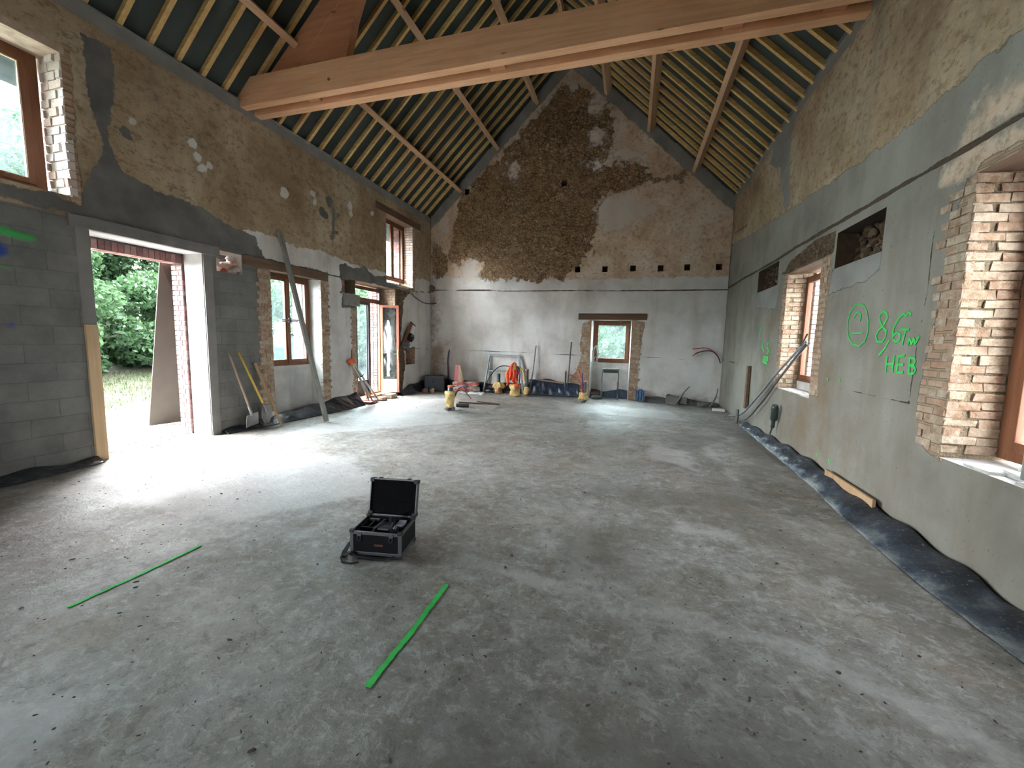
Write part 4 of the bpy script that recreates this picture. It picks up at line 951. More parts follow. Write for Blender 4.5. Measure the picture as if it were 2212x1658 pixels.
G = {'circle': [(5.37,2.11),(5.45,2.10),(5.52,2.03),(5.55,1.94),(5.54,1.84),(5.49,1.74),(5.39,1.67),(5.26,1.65),(5.17,1.70),(5.13,1.80),(5.14,1.91),(5.19,2.02),(5.27,2.09),(5.37,2.11)],
 'one': [(5.44,1.96),(5.40,2.01),(5.34,2.02),(5.29,1.98),(5.30,1.92)], 'bar': [(5.47,1.79),(5.22,1.79)],
 'eight': [(4.83,1.97),(4.88,1.99),(4.94,1.97),(4.95,1.92),(4.89,1.85),(4.81,1.80),(4.81,1.74),(4.87,1.69),(4.95,1.70),(4.98,1.75),(4.94,1.81),(4.86,1.86),(4.81,1.92),(4.83,1.97)],
 'comma': [(4.75,1.71),(4.80,1.64),(4.89,1.56)], 'six': [(4.61,1.94),(4.67,1.88),(4.71,1.80),(4.70,1.72),(4.65,1.69),(4.60,1.71),(4.60,1.76),(4.65,1.78),(4.70,1.75)],
 'sixtop': [(4.61,1.93),(4.57,1.95),(4.54,1.92),(4.51,1.96),(4.47,1.93)], 'seven': [(4.60,1.81),(4.47,1.80)], 'seven2': [(4.52,1.80),(4.54,1.73),(4.55,1.66)],
 'm': [(4.47,1.66),(4.46,1.73),(4.42,1.67),(4.40,1.73),(4.37,1.67),(4.32,1.74)],
 'H1': [(4.75,1.56),(4.74,1.40)], 'H2': [(4.64,1.57),(4.63,1.41)], 'H3': [(4.74,1.48),(4.63,1.49)], 'E1': [(4.58,1.57),(4.57,1.41)], 'E2': [(4.58,1.56),(4.49,1.57)], 'E3': [(4.57,1.485),(4.49,1.49)], 'E4': [(4.57,1.41),(4.48,1.42)],
 'B1': [(4.42,1.56),(4.41,1.41)], 'B2': [(4.42,1.555),(4.36,1.55),(4.34,1.52),(4.36,1.49),(4.41,1.485),(4.35,1.48),(4.32,1.45),(4.34,1.42),(4.41,1.41)]}
def marks(groups, name, label, wd=.022):
    if isinstance(groups, list):
        mb = MB()
        for i, k in enumerate(groups): ribbon(mb, G[k], wd, onR, i)
        return tag(mb.build(name, M_GREENPAINT), label, 'graffiti')
    first = G[next(iter(groups.values()))[0]][0]; t = thing(name, label, 'graffiti', (XR, first[0], first[1]))
    for nm, keys in groups.items():
        mb = MB()
        for i, k in enumerate(keys): ribbon(mb, G[k], wd, onR, i)
        o = mb.build(nm, M_GREENPAINT, None, org=t.location); o.location = (0, 0, 0); o.parent = t
    return t
marks({'ring': ['circle'], 'figure': ['one'], 'dash': ['bar']}, 'painted_symbol', 'green sprayed circle holding a figure and a bar, on the right wall', .018)
marks({'digit_eight': ['eight'], 'decimal_comma': ['comma'], 'digit_six': ['six', 'sixtop'], 'digit_seven': ['seven', 'seven2'], 'letter_m': ['m']}, 'painted_measurement', 'green sprayed figure 8,67m on the right wall', .022)
marks({'letter_h': ['H1', 'H2', 'H3'], 'letter_e': ['E1', 'E2', 'E3', 'E4'], 'letter_b': ['B1', 'B2']}, 'painted_letters', 'green sprayed letters HEB below the measurement', .026)
G.update({'d1': [(5.92,1.26),(5.88,1.23)], 'd2': [(5.61,1.27),(5.59,1.23)], 'd3': [(6.03,.27),(5.99,.24)], 'd4': [(5.70,.28),(5.64,.24)],
 's1': [(8.86,1.98),(8.88,1.84),(8.84,1.72)], 's2': [(8.62,1.72),(8.65,1.63),(8.51,1.53)], 's3': [(8.27,1.72),(8.36,1.62),(8.24,1.55),(8.34,1.48)], 's4': [(8.52,1.43),(8.26,1.43),(8.26,1.38),(8.52,1.38),(8.52,1.34),(8.28,1.32)]})
for k, t_ in (('d1', 'upper left of four small green paint dabs under the circle'), ('d2', 'upper right of four small green paint dabs under the circle'), ('d3', 'lower left small green paint dab just above the plastic skirting'), ('d4', 'lower right small green paint dab just above the plastic skirting')):
    marks([k], 'paint_dab', t_, .03)
marks({'upper_streak': ['s1'], 'middle_streak': ['s2'], 'side_streak': ['s3'], 'lower_patch': ['s4']}, 'painted_smudge', 'faint run green sprayed marks on the right wall beyond the far window', .045)
for x, y_a, y_b, wd, t_ in ((-3.10, 1.40, 2.17, .026, 'thin green line sprayed on the slab, the left of two'), (-1.10, 1.47, 2.31, .032, 'bright green line sprayed on the slab in front of the black case')):
    mb = MB(); ribbon(mb, [(x, y_a), (x+.01, (y_a+y_b)/2), (x-.0, y_b)], wd, lambda a, b, d: (a, b, .004+d), 5)
    tag(mb.build('paint_line', M_GREENPAINT), t_, 'paint line')
def onL(y, z, d): 
    w_ = float(np.clip(left_disp(np.array([[y, z]])), -.03, .03)[0]); return (XL+w_+.004+d, y, z)
mb = MB(); ribbon(mb, [(7.80,2.29),(8.1,2.30),(8.30,2.30)], .008, onL, 3)
tag(mb.build('paint_line', M_GREENPAINT), 'faint green line on the left wall beneath the hanging block', 'paint line')

# ------------------------------------------------------------------ open black equipment case
cs = thing('equipment_case', 'open black case with aluminium edges standing on the slab', 'case', (-1.77, 2.60, 0), math.radians(10))
def cc(mb, nm, m, par=cs, **k): return mb.build(nm, m, par, **k)
w2, d2, hh = .195, .145, .19
mb = MB(); t_ = .012
mb.box((-w2, -d2, .012), (w2, d2, .024)); mb.box((-w2, -d2, .012), (w2, -d2+t_, hh)); mb.box((-w2, d2-t_, .012), (w2, d2, hh)); mb.box((-w2, -d2, .012), (-w2+t_, d2, hh)); mb.box((w2-t_, -d2, .012), (w2, d2, hh))
body = cc(mb, 'case_body', M_CASE)
mb = MB(); e = .010
for z0, z1 in ((.012, .036), (hh-.022, hh+.002)):
    mb.box((-w2-.003, -d2-.003, z0), (w2+.003, -d2+e, z1)); mb.box((-w2-.003, d2-e, z0), (w2+.003, d2+.003, z1)); mb.box((-w2-.003, -d2, z0), (-w2+e, d2, z1)); mb.box((w2-e, -d2, z0), (w2+.003, d2, z1))
for x in (-1, 1):
    for y in (-1, 1): mb.box((x*(w2+.004), y*(d2+.004), .012), (x*(w2-.022), y*(d2-.012 if y > 0 else d2-.012), hh)) if False else mb.box((x*(w2+.004), y*(d2+.004), .012), (x*(w2-.024), y*(d2-.010), hh-.01))
cc(mb, 'edge_trim', M_ALU, bevel=.002)
for x in (-1, 1):
    for y in (-1, 1):
        for z in (.0, hh-.012):
            mb = MB(); mb.box((x*(w2+.008), y*(d2+.008), z), (x*(w2-.028), y*(d2-.028), z+.026)); cc(mb, 'corner_guard', M_RUBBER, bevel=.006)
mb = MB(); mb.box((-w2+t_, -d2+t_, .024), (w2-t_, d2-t_, .145)); mb.box((-w2+t_, -d2+t_, .145), (-.165, d2-t_, .178)); mb.box((.165, -d2+t_, .145), (w2-t_, d2-t_, .178)); mb.box((-.165, -d2+t_, .145), (.165, -.115, .178)); mb.box((-.165, .11, .145), (.165, d2-t_, .178)); mb.box((-.055, -.115, .145), (-.035, .11, .178)); mb.box((-.165, -.05, .145), (-.055, -.035, .178)); mb.box((-.115, -.035, .145), (-.102, .11, .178))
cc(mb, 'foam_insert', M_BLACK)
for x in (-.125, .12):
    mb = MB(); mb.box((x-.016, -d2-.009, hh-.032), (x+.016, -d2-.002, hh)); mb.tube([(x-.011, -d2-.01, hh-.03), (x-.013, -d2-.014, hh-.055), (x, -d2-.014, hh-.066), (x+.013, -d2-.014, hh-.055), (x+.011, -d2-.01, hh-.03)], .0028, 6)
    cc(mb, 'latch', M_ALU)
mb = MB(); TH = Matrix.Translation((0, d2+.004, hh+.004)) @ Matrix.Rotation(math.radians(-12), 4, 'X'); mb.M = TH; lh = .285; ld = .045
mb.box((-w2, 0, 0), (w2, ld, .008)); mb.box((-w2, ld-.008, 0), (w2, ld, lh)); mb.box((-w2, 0, lh-.008), (w2, ld, lh)); mb.box((-w2, 0, 0), (-w2+.008, ld, lh)); mb.box((w2-.008, 0, 0), (w2, ld, lh))
lid = cc(mb, 'case_lid', M_CASE)
mb = MB(); mb.M = TH
bx = [(-w2-.003, -.003, -.002, w2+.003, .009, .006), (-w2-.003, -.003, lh-.006, w2+.003, .009, lh+.003), (-w2-.003, -.003, 0, -w2+.006, ld+.003, lh), (w2-.006, -.003, 0, w2+.003, ld+.003, lh)]
for q in bx: mb.box(q[:3], q[3:])
cc(mb, 'lid_edge_trim', M_ALU, lid, bevel=.0015)
for x in (-1, 1):
    for z in (0, lh-.024):
        mb = MB(); mb.M = TH; mb.box((x*(w2+.008), -.006, z-.004), (x*(w2-.03), ld+.006, z+.028)); cc(mb, 'corner_guard', M_RUBBER, lid, bevel=.006)
mb = MB(); mb.M = TH; nu, nv = 64, 46
mb.grid(lambda u, v: (-w2+.01+(2*w2-.02)*u, .014+.010*(math.sin(u*PI*26)*math.sin(v*PI*19)), .01+(lh-.02)*v), nu, nv); cc(mb, 'egg_crate_foam', M_BLACK, lid, smooth=True)
for x in (-.12, .12):
    mb = MB(); mb.M = TH; mb.box((x-.014, .006, lh), (x+.014, .03, lh+.012)); cc(mb, 'catch_plate', M_RUBBER, lid, bevel=.002)
mb = MB(); pts = [(-w2-.008, .02, .13), (-w2-.03, .0, .10), (-w2-.055, -.05, .045), (-w2-.065, -.11, .012), (-w2-.04, -.19, .006), (-w2-.015, -.21, .03), (-w2+.01, -.17, .04), (-w2+.06, -.165, .008), (-.02, -.175, .005), (.08, -.17, .005), (.15, -.15, .02)]
for a, b in zip(pts[:-1], pts[1:]): mb.bar(a, b, .036, .005, (0, .25, 1))
cc(mb, 'carrying_strap', M_STRAP, bevel=.001)
mb = MB(); mb.tube([(-w2-.05, -.20, .008), (-w2-.01, -.255, .006), (-.13, -.26, .006), (-.09, -.235, .006)], .006, 6); mb.tube([(-.12, -.19, .006), (-.05, -.165, .006), (.10, -.155, .006)], .0035, 6); cc(mb, 'strap_tail', M_GREYWOOD if False else M_STRAP)
mb = MB(); mb.box((-.01, -d2-.004, .085), (.055, -d2-.001, .10)); cc(mb, 'side_badge', simple('worn_brown_badge', (.12, .05, .03), .6))
# contents
ins = thing('laser_level', 'dark surveying laser unit lying in the foam of the open case', 'instrument', (-1.77, 2.60, 0), math.radians(10))
mb = MB(); mb.box((-.03, -.07, .146), (.07, .06, .185)); ins_b = mb.build('housing', M_PIPE, ins, bevel=.01)
mb = MB(); mb.bar((-.045, -.08, .188), (-.01, .05, .20), .012, .014); mb.bar((.075, -.08, .188), (.06, .05, .20), .012, .014); mb.build('carry_handle', M_ALU, ins, bevel=.002)
mb = MB(); mb.tube([(.055, .02, .17), (.055, .05, .225)], .026, 14); mb.build('head', M_BLACK, ins)
kn = thing('tripod_adapter', 'round black knob lying front right in the open case', 'adapter', (-1.77, 2.60, 0), math.radians(10))
mb = MB(); mb.tube([(.115, -.075, .146), (.115, -.075, .182), (.115, -.075, .19)], [.034, .034, .028], 16); mb.build('knob', M_BLACK, kn)
mb = MB(); mb.tube([(.115, -.075, .19), (.12, -.06, .206)], .012, 10); mb.build('pin', M_ALU, kn)
mb = MB(); mb.box((.085, .0, .146), (.15, .10, .187)); o = mb.build('detector', simple('grey_plastic_unit', (.30, .30, .34), .5), bevel=.008); o.location = (-1.77, 2.60, 0); o.rotation_euler = (0, 0, math.radians(10))
tag(o, 'small pale grey unit at the back right of the open case', 'instrument')
mb = MB(); mb.box((-.155, .085, .146), (-.075, .104, .186)); o = mb.build('charger', M_ALU, bevel=.003); o.location = (-1.77, 2.60, 0); o.rotation_euler = (0, 0, math.radians(10))
tag(o, 'thin metallic unit at the back left of the open case', 'charger')

# ------------------------------------------------------------------ tools leaning on the left wall
def tube_curve(pts, n=8):
    """Catmull-Rom through the points"""
    P = [Vector(p) for p in pts]; P = [P[0]*2-P[1]]+P+[P[-1]*2-P[-2]]; out = []
    for i in range(1, len(P)-2):
        for k in range(n):
            t = k/n; a, b, c, d = P[i-1:i+3]
            out.append(.5*((2*b)+(c-a)*t+(2*a-5*b+4*c-d)*t*t+(3*b-a-3*c+d)*t**3))
    out.append(P[-2]); return out
def shovel(foot, top, hmat, label, kind):
    t = thing('shovel', label, 'shovel', (foot[0], foot[1], 0), 0, None); org = Vector((foot[0], foot[1], 0))
    f_, t2 = Vector(foot), Vector(top); d = (t2-f_).normalized(); s = d.cross(Vector((1, 0, 0))).normalized(); n_ = s.cross(d)
    def q(a, b, c): return f_+d*a+s*b+n_*c-org
    mb = MB(); mb.tube([q(.24, 0, 0), q(.6, 0, 0), ((t2-org)*.5+q(.3,0,0)*.5), t2-org], [.019, .018, .017, .016], 10); mb.build('handle', hmat, t, smooth=True)
    mb = MB(); 
    if kind == 'flat':
        mb.grid(lambda u, v: tuple(q(.02+.20*v, (-.12+.24*u)*(1-.08*v), .022-.10*(1-v)-.035*math.sin(u*PI))), 8, 6)
    else:
        mb.grid(lambda u, v: tuple(q(.0+.28*v, (-.105+.21*u)*(.35+.65*min(1, v*2.2)**.6)*(1 if v < .9 else .9), .02-.13*(1-v)-.045*math.sin(u*PI)+.02*v)), 10, 10)
    b = mb.build('blade', M_SHOVEL, t, solid=.004)
    mb = MB(); mb.tube([q(.19, 0, -.005), q(.26, 0, 0), q(.36, 0, 0)], [.026, .022, .021], 10); mb.build('socket', M_SHOVEL, t, smooth=True)
shovel((-6.04, 5.24, .085), (-6.33, 5.04, 1.35), M_GREYWOOD, 'shovel with a grey wooden handle leaning on the block wall, nearer the doorway', 'flat')
shovel((-5.98, 5.50, .115), (-6.33, 5.22, 1.33), M_YELLOWHANDLE, 'shovel with a yellow handle leaning on the block wall', 'round')
mb = MB(); mb.bar((-5.98, 5.70, .02), (-6.34, 5.53, 1.13), .07, .028, (1, .6, 0)); tag(mb.build('plank', M_TIMBER, bevel=.003, org=(-5.98, 5.70, 0)), 'short orange timber board leaning beside the two shovels', 'board')
mb = MB(); mb.bar((-5.52, 6.30, .012), (-6.33, 6.16, 3.52), .10, .022, (1, 0, .2)); mb.bar((-5.52, 6.26, .012), (-6.33, 6.12, 3.52), .022, .05, (1, 0, .2))
tag(mb.build('screed_bar', M_SCREED, bevel=.003, org=(-5.52, 6.30, 0)), 'very long grey straightedge leaning across the double window', 'straightedge')

# folded tripod
tp = thing('surveying_tripod', 'folded pale wooden tripod with orange head leaning by the tall door', 'tripod', (-5.98, 8.48, 0)); og = Vector((-5.98, 8.48, 0))
hd = Vector((-6.28, 8.02, 1.06))-og
feet = [Vector((-5.97, 8.44, .0))-og, Vector((-5.93, 8.58, .05))-og, Vector((-6.10, 8.42, .06))-og]
for i, f_ in enumerate(feet):
    mb = MB(); off = Vector((.0, (i-1)*.05, 0)); a = hd+off; m_ = a.lerp(f_, .78); ax = (f_-a).normalized()
    for sgn in (-1, 1):
        sd = ax.cross(Vector((0, 0, 1))).normalized()*.028*sgn; mb.bar(a+sd, m_+sd, .022, .03)
    mb.bar(a.lerp(f_, .25), m_, .036, .02); lg = mb.build('leg', simple('pale_tripod_wood', (.42, .41, .36), .6), tp, bevel=.002)
    mb = MB(); mb.bar(m_-ax*.03, m_+ax*.05, .075, .035); mb.build('clamp', M_CAP, lg, bevel=.003)
    mb = MB(); mb.tube([m_, m_.lerp(f_, .6), f_], [.017, .015, .004], 8); mb.build('foot_spike', M_DKSTEEL, lg)
mb = MB(); mb.tube([hd+Vector((.02, .02, -.06)), hd+Vector((-.005, -.01, .0)), hd+Vector((-.02, -.03, .05))], [.07, .085, .075], 12); mb.build('head', M_CAP, tp, bevel=.006)
mb = MB(); mb.tube([hd, hd+Vector((-.02, .03, .26))], .012, 8); mb.build('screw_rod', M_OLDWOOD, tp)
mb = MB(); c = hd.lerp((feet[0]+feet[1])/2, .34); mb.tube([c+Vector((0, -.085, -.03)), c+Vector((.05, 0, .0)), c+Vector((.0, .10, .03))], .014, 6); mb.build('strap', M_BLACK, tp)
mb = MB(); mb.box((-6.33, 8.36, .0), (-6.03, 8.62, .012)); 
for a, b in (((-6.33, 8.36), (-6.03, 8.375)), ((-6.33, 8.605), (-6.03, 8.62)), ((-6.33, 8.36), (-6.315, 8.62)), ((-6.045, 8.36), (-6.03, 8.62))): mb.box((*a, 0), (*b, .06))
o = mb.build('tray', simple('dull_red_tray', (.22, .05, .035), .6), bevel=.002); tag(o, 'low dull red tray on the slab behind the folded tripod', 'tray')
mb = MB(); mb.box((-6.30, 8.39, .014), (-6.06, 8.59, .045), jit=.004); tag(mb.build('paper_stack', M_WHITEPAINT), 'white sheets lying in the dull red tray', 'paper')
mb = MB()
mb.box((-6.37, 8.62, 0), (-6.10, 8.86, .07), jit=.02); mb.box((-6.30, 8.9, 0), (-6.15, 9.12, .09), jit=.02); mb.box((-6.36, 9.2, 0), (-6.1, 9.42, .06), jit=.02)
for i, (a, b) in enumerate((((-6.37, 8.64), (-6.12, 8.86)), ((-6.31, 9.0), (-6.12, 9.2)), ((-6.36, 9.42), (-6.12, 9.68)))):
    mb = MB(); mb.box((*a, .0), (*b, .08+.015*i), jit=.015)
    tag(mb.build('rubble_block', M_OLDBRICK, bevel=.01), ['tan broken block beside the red tray', 'tan broken block in the middle of the tall door threshold', 'tan broken block below the open door leaf'][i], 'rubble')

# electricity board and cable
eb = thing('electricity_board', 'tilted brown meter board with dark boxes hanging beside the tall door', 'electricity board', (XL+.12, 10.5, 1.68))
TE = Matrix.Translation((0, 0, 0)) @ Matrix.Rotation(math.radians(-24), 4, 'X') @ Matrix.Rotation(math.radians(8), 4, 'Y')
def ce_(mb, nm, m, par=eb, **k): return mb.build(nm, m, par, **k)
mb = MB(); mb.M = TE; mb.box((-.02, -.13, -.42), (.03, .13, .42)); eb_b = ce_(mb, 'back_board', M_FRAME, bevel=.003)
mb = MB(); mb.M = TE; mb.box((.03, -.05, .10), (.07, .11, .36)); ce_(mb, 'white_cover', M_WHITEPAINT, bevel=.01)
mb = MB(); mb.M = TE; mb.box((.03, -.07, -.12), (.12, .10, .09)); bx_ = ce_(mb, 'meter_box', M_BLACK, bevel=.008)
mb = MB(); mb.M = TE; mb.box((.12, -.05, .0), (.126, .03, .07)); mb.box((.03, .10, -.05), (.09, .19, .07)); ce_(mb, 'meter_face', M_ALU, bx_)
mb = MB(); mb.M = TE; mb.box((.03, -.10, -.40), (.11, .07, -.20)); bx_ = ce_(mb, 'fuse_box', M_PIPE, bevel=.008)
mb = MB(); mb.M = TE; mb.tube([(.11, -.01, -.30), (.125, -.01, -.30)], .025, 10); ce_(mb, 'fuse', M_ALU, bx_)
mb = MB(); mb.tube(tube_curve([(XL+.03, 10.35, 2.98), (XL+.06, 10.7, 2.96), (XL+.07, 11.1, 2.82), (XL+.05, 11.6, 2.74), (XL+.06, 12.04, 2.76), (XL+.22, 12.07, 2.78)]), .016, 8)
tag(mb.build('cable', M_PIPE, smooth=True), 'dark cable sagging from above the tall door to the back corner', 'cable')
mb = MB(); rr = random.Random(3)
for i in range(11):
    y = 9.95+i*.08; mb.tube([(XL+.02, y, 3.02+rr.uniform(-.03, .03)), (XL+.09+rr.uniform(0, .05), y+.09, 3.0+rr.uniform(-.06, .05)), (XL+.11, y+rr.uniform(.16, .3), 2.96+rr.uniform(-.1, .06))], .009, 6)
tag(mb.build('wire_bundle', M_GREYWOOD, smooth=True), 'tangle of frayed pale wires above the tall door', 'wires', kind='stuff')

# ------------------------------------------------------------------ back left corner
mb = MB(); cx0, cy0 = -6.22, 11.20; T = Matrix.Translation((-5.93, 11.55, 0)) @ Matrix.Rotation(math.radians(35), 4, 'Z')
ct = thing('storage_crate', 'dark grey plastic crate standing in the far left corner', 'crate', (-5.93, 11.52, 0), math.radians(22))
mb = MB(); mb.box((-.30, -.20, .0), (.30, .20, .03)); 
for q in ((-.30,-.20,.30,-.185), (-.30,.185,.30,.20), (-.30,-.20,-.285,.20), (.285,-.20,.30,.20)): mb.box((q[0], q[1], 0), (q[2], q[3], .44))
mb.build('crate_body', simple('dark_slate_plastic', (.045, .055, .07), .6, var=.5, scale=20), ct, bevel=.006)
mb = MB()
for q in ((-.315,-.215,.315,-.185), (-.315,.185,.315,.215), (-.315,-.215,-.285,.215), (.285,-.215,.315,.215)): mb.box((q[0], q[1], .44), (q[2], q[3], .475))
mb.build('rim', M_PIPE, ct, bevel=.004)
mb = MB(); mb.tube([(-.02, -.205, .30), (-.02, -.195, .30)], .02, 10); mb.build('hand_hole', M_BLACK, ct)
mb = MB(); mb.tube([(-.05,0,0),(.15,0,0)],.01,4)
for i, (p, r, l, sq, m) in enumerate([((-5.97, 10.95, .05), .09, 'broken orange brick lump left in front of the dark crate', (1.2, .9, .8), M_REDBRICK), ((-5.78, 11.05, .06), .085, 'round tan rubble lump in front of the dark crate', (1, 1, .9), M_OLDBRICK), ((-6.2, 10.75, .03), .09, 'flat pale rubble flake near the open door leaf', (1.3, 1, .35), M_MORTAR)]):
    mb = MB(); rock(mb, p, r, 200+i, sq); tag(mb.build('rubble_lump', m, smooth=False), l, 'rubble')
mb = MB(); mb.tube(tube_curve([(-5.72, 12.02, .0), (-5.70, 12.01, .45), (-5.72, 12.02, .95), (-5.68, 12.04, 1.30)]), [.02]*24+[.006], 8)
tag(mb.build('conduit_stub', M_NAVY, smooth=True), 'upright navy conduit rising against the back wall by the left corner', 'conduit')

def pillow(mb, c, sx, sy, sz, rz=0, mi=0, ex=.42):
    vs, fs = bmesh_ico(3); R = Matrix.Rotation(rz, 3, 'Z'); out = []
    for v in vs:
        f_ = lambda a: math.copysign(abs(a)**ex, a); p = R @ Vector((f_(v[0])*sx, f_(v[1])*sy, f_(v[2])*sz*(1-.08*abs(v[0])))); out.append((c[0]+p.x, c[1]+p.y, c[2]+p.z))
    mb.add(out, fs, mi)
def bagmat():
    n = NT('cement_bag_paper'); z = n.noise(9, 3, n.objpos()); f = n.ramp(n.noise(4, 2, n.scale(n.objpos(), (1, 1, 2.4))), [(.50, 0.), (.54, 1.)])
    return n.done(n.bsdf(n.mix(f, n.mix(z, (.56, .42, .36), (.70, .58, .52)), (.50, .10, .09)), .8))
M_BAG = bagmat()
bagspots = [((-5.10, 11.62, .085), 3, 'bottom left cement bag of the small stack by the back wall'), ((-5.12, 11.62, .25), -4, 'top left cement bag of the small stack, under the paper sack'), ((-4.74, 11.80, .085), 10, 'bottom right cement bag of the small stack beside the trestle'), ((-4.77, 11.80, .245), 4, 'top right cement bag of the small stack beside the trestle')]
proto = None
for p, a, l in bagspots:
    if proto is None: mb = MB(); pillow(mb, (0, 0, 0), .21, .15, .082); proto = mb.build('cement_bag', M_BAG, smooth=True); o = proto
    else: o = proto.copy(); COL.objects.link(o)
    o.location = p; o.rotation_euler = (0, 0, math.radians(a)); tag(o, l, 'bag', 'cement bags by the back wall')
pk = thing('paper_sack', 'upright crumpled red and white paper sack standing on the cement bags', 'sack', (-5.14, 11.60, .33))
def sackfn(u, v):
    an = u*2*PI; w_ = .15*(1-.45*v**1.6)+.01*math.sin(an*5+v*6); d_ = .075*(1-.8*v)+.004; return (w_*math.copysign(abs(math.cos(an))**.6, math.cos(an))-.03*v, d_*math.sin(an), .50*v+.015*math.sin(an*3)*v)
def sackmat():
    n = NT('red_printed_sack'); p = n.xyz(n.objpos()); f = n.ma('GREATER_THAN', n.ma('ADD', p[0], n.ma('MULTIPLY', n.noise(12, 3, n.objpos()), .06)), .035)
    return n.done(n.bsdf(n.mix(f, (.66, .20, .22), (.56, .42, .30)), .75, normal=n.bump(n.noise(14, 3, n.objpos()), .02)))
mb = MB(); mb.grid(sackfn, 28, 14); mb.build('sack_body', sackmat(), pk, smooth=True)
mb = MB(); mb.bar((-.06, 0, .485), (.01, 0, .50), .012, .03); mb.build('folded_top', M_MAROON, pk)
mb = MB(); rr = random.Random(77)
for i in range(90):
    x = rr.uniform(-5.0, -4.25); y = 11.15+rr.random()*.35+(x+5)*.1; rock(mb, (x, y, .012), rr.uniform(.015, .055), i, (1.2, 1, .5))
tag(mb.build('plaster_rubble', M_WHITEPAINT), 'scatter of white plaster crumbs on the slab before the cement bags', 'rubble', kind='stuff')
mb = MB(); rock(mb, (-4.56, 11.62, .08), .10, 300, (1.1, .9, .85)); tag(mb.build('rubble_lump', M_DKCONC), 'dark grey lump at the foot of the steel trestle', 'rubble')

# foam wrapped pipes
def foam(parent, c, r, h, seed, base=True, mat=None, lean=0):
    mb = MB(); rr = random.Random(seed); ph = [rr.uniform(0, 6) for _ in range(4)]
    def fn(u, v):
        a = u*2*PI; k = 1+.12*math.sin(2*a+ph[0]+v*4)+.10*math.sin(3*a+ph[1]-v*7)-.16*math.exp(-((v-.52)/.07)**2)
        e = 1 if 0 < v < 1 else .75; return (c[0]+lean*v+math.cos(a)*r*k*e, c[1]+math.sin(a)*r*k*e, c[2]+v*h+.01*math.sin(3*a+ph[2]))
    mb.grid(fn, 24, 14); mb.grid(lambda u, v: (c[0]+lean+math.cos(u*2*PI)*r*.8*v, c[1]+math.sin(u*2*PI)*r*.8*v, c[2]+h), 24, 2)
    return mb.build('foam_wrap', mat or M_FOAM, parent, smooth=True)
A = thing('foam_wrapped_pipe', 'grey pipe stub with orange cap wrapped in yellow foam, nearest on the slab', 'pipe', (-3.97, 8.47, 0))
foam(A, (0, 0, .06), .105, .38, 5)
mb = MB(); mb.tube([(0, 0, .0), (.01, 0, .545)], .058, 16); mb.build('pipe', M_PIPE, A, smooth=True)
mb = MB(); mb.tube([(.01, 0, .53), (.01, 0, .575)], .066, 16); mb.build('cap', M_CAP, A, bevel=.004)
mb = MB(); [rock(mb, (.05*math.cos(i)*1.6, .05*math.sin(i)*1.6, .035), .06, 400+i, (1, 1, .7)) for i in range(5)]; mb.build('mortar_base', M_DKCONC, A)
mb = MB(); mb.tube(tube_curve([(.10, .05, .33), (.16, .05, .46), (.28, .03, .55), (.42, .0, .57)]), .011, 8); mb.build('blue_conduit', M_NAVY, A, smooth=True)
mb = MB(); mb.tube(tube_curve([(.10, .04, .30), (.20, .03, .46), (.36, .0, .46), (.54, -.04, .30)]), .009, 8); mb.build('red_conduit', M_MAROON, A, smooth=True)
mb = MB(); mb.tube([(-4.0, 8.90, .045), (-3.80, 8.93, .045), (-3.78, 8.935, .048), (-3.70, 8.95, .045)], [.045, .045, .040, .045], 14)
tag(mb.build('rolled_sleeve', M_RUBBER, smooth=False, bevel=.004), 'short black roll lying on the slab beside the nearest foam pipe', 'roll')
mb = MB(); mb.bar((-4.20, 9.50, .018), (-3.14, 9.62, .018), .05, .03); tag(mb.build('timber_strip', M_OLDWOOD, bevel=.003, org=(-3.65, 9.56, 0)), 'long dark brown strip lying flat on the slab', 'board')
mb = MB(); mb.bar((-3.75, 9.62, .05), (-3.22, 9.68, .018), .035, .02); tag(mb.build('timber_strip', M_OLDWOOD, bevel=.002), 'shorter dark strip crossing the long one on the slab', 'board')

# trestle
ts = thing('steel_trestle', 'grey galvanised trestle frame leaning on the back wall', 'trestle', (-3.8, 11.95, 0))
for x0, x1 in ((-.64, -.49), (.66, .47)):
    for dy, nm in ((0, 0), (.0, 1)):
        mb = MB(); mb.bar((x0 if nm == 0 else x0*.97+.03*x1, -.02+.04*nm, 0), (x1, .09, 1.19), .048 if nm == 0 else .03, .05, (0, 1, 0)); mb.build('leg', M_STEEL, ts, bevel=.003)
for z, xa, xb in ((1.16, -.50, .48), (.68, -.56, .56)):
    mb = MB(); yy = -.02+.11*z/1.19; mb.bar((xa, yy, z), (xb, yy, z), .04, .055 if z > 1 else .036); mb.build('crossbar', M_STEEL, ts, bevel=.003)
mb = MB(); mb.tube(tube_curve([(-4.33, 11.80, .05), (-4.30, 11.80, .25), (-4.12, 11.80, .60), (-3.88, 11.78, .82), (-3.62, 11.74, .86), (-3.42, 11.68, .80)]), .013, 8)
tag(mb.build('cable', M_BLACK, smooth=True), 'black cable arching through the steel trestle', 'cable')
Bp = thing('wrapped_pipe_stub', 'dark pipe stub wrapped in torn brown film under the trestle', 'pipe', (-3.92, 11.86, 0))
mb = MB(); mb.tube([(0, 0, 0), (0, 0, .60)], .055, 14); mb.build('pipe', M_DKSTEEL, Bp, smooth=True)
foam(Bp, (-.0, 0, .0), .13, .24, 9, mat=M_TAPE)
mb = MB(); rr = random.Random(5); rad = [rr.uniform(.10, .20) for _ in range(24)]; rad.append(rad[0])
mb.grid(lambda u, v: (math.cos(u*2*PI)*(.06+(rad[int(u*24+.5)])*v), math.sin(u*2*PI)*(.05+.09*v), .34-.16*v*v+.03*math.sin(u*40)*v), 24, 4); mb.build('torn_film', M_FOAM, Bp, solid=.004)
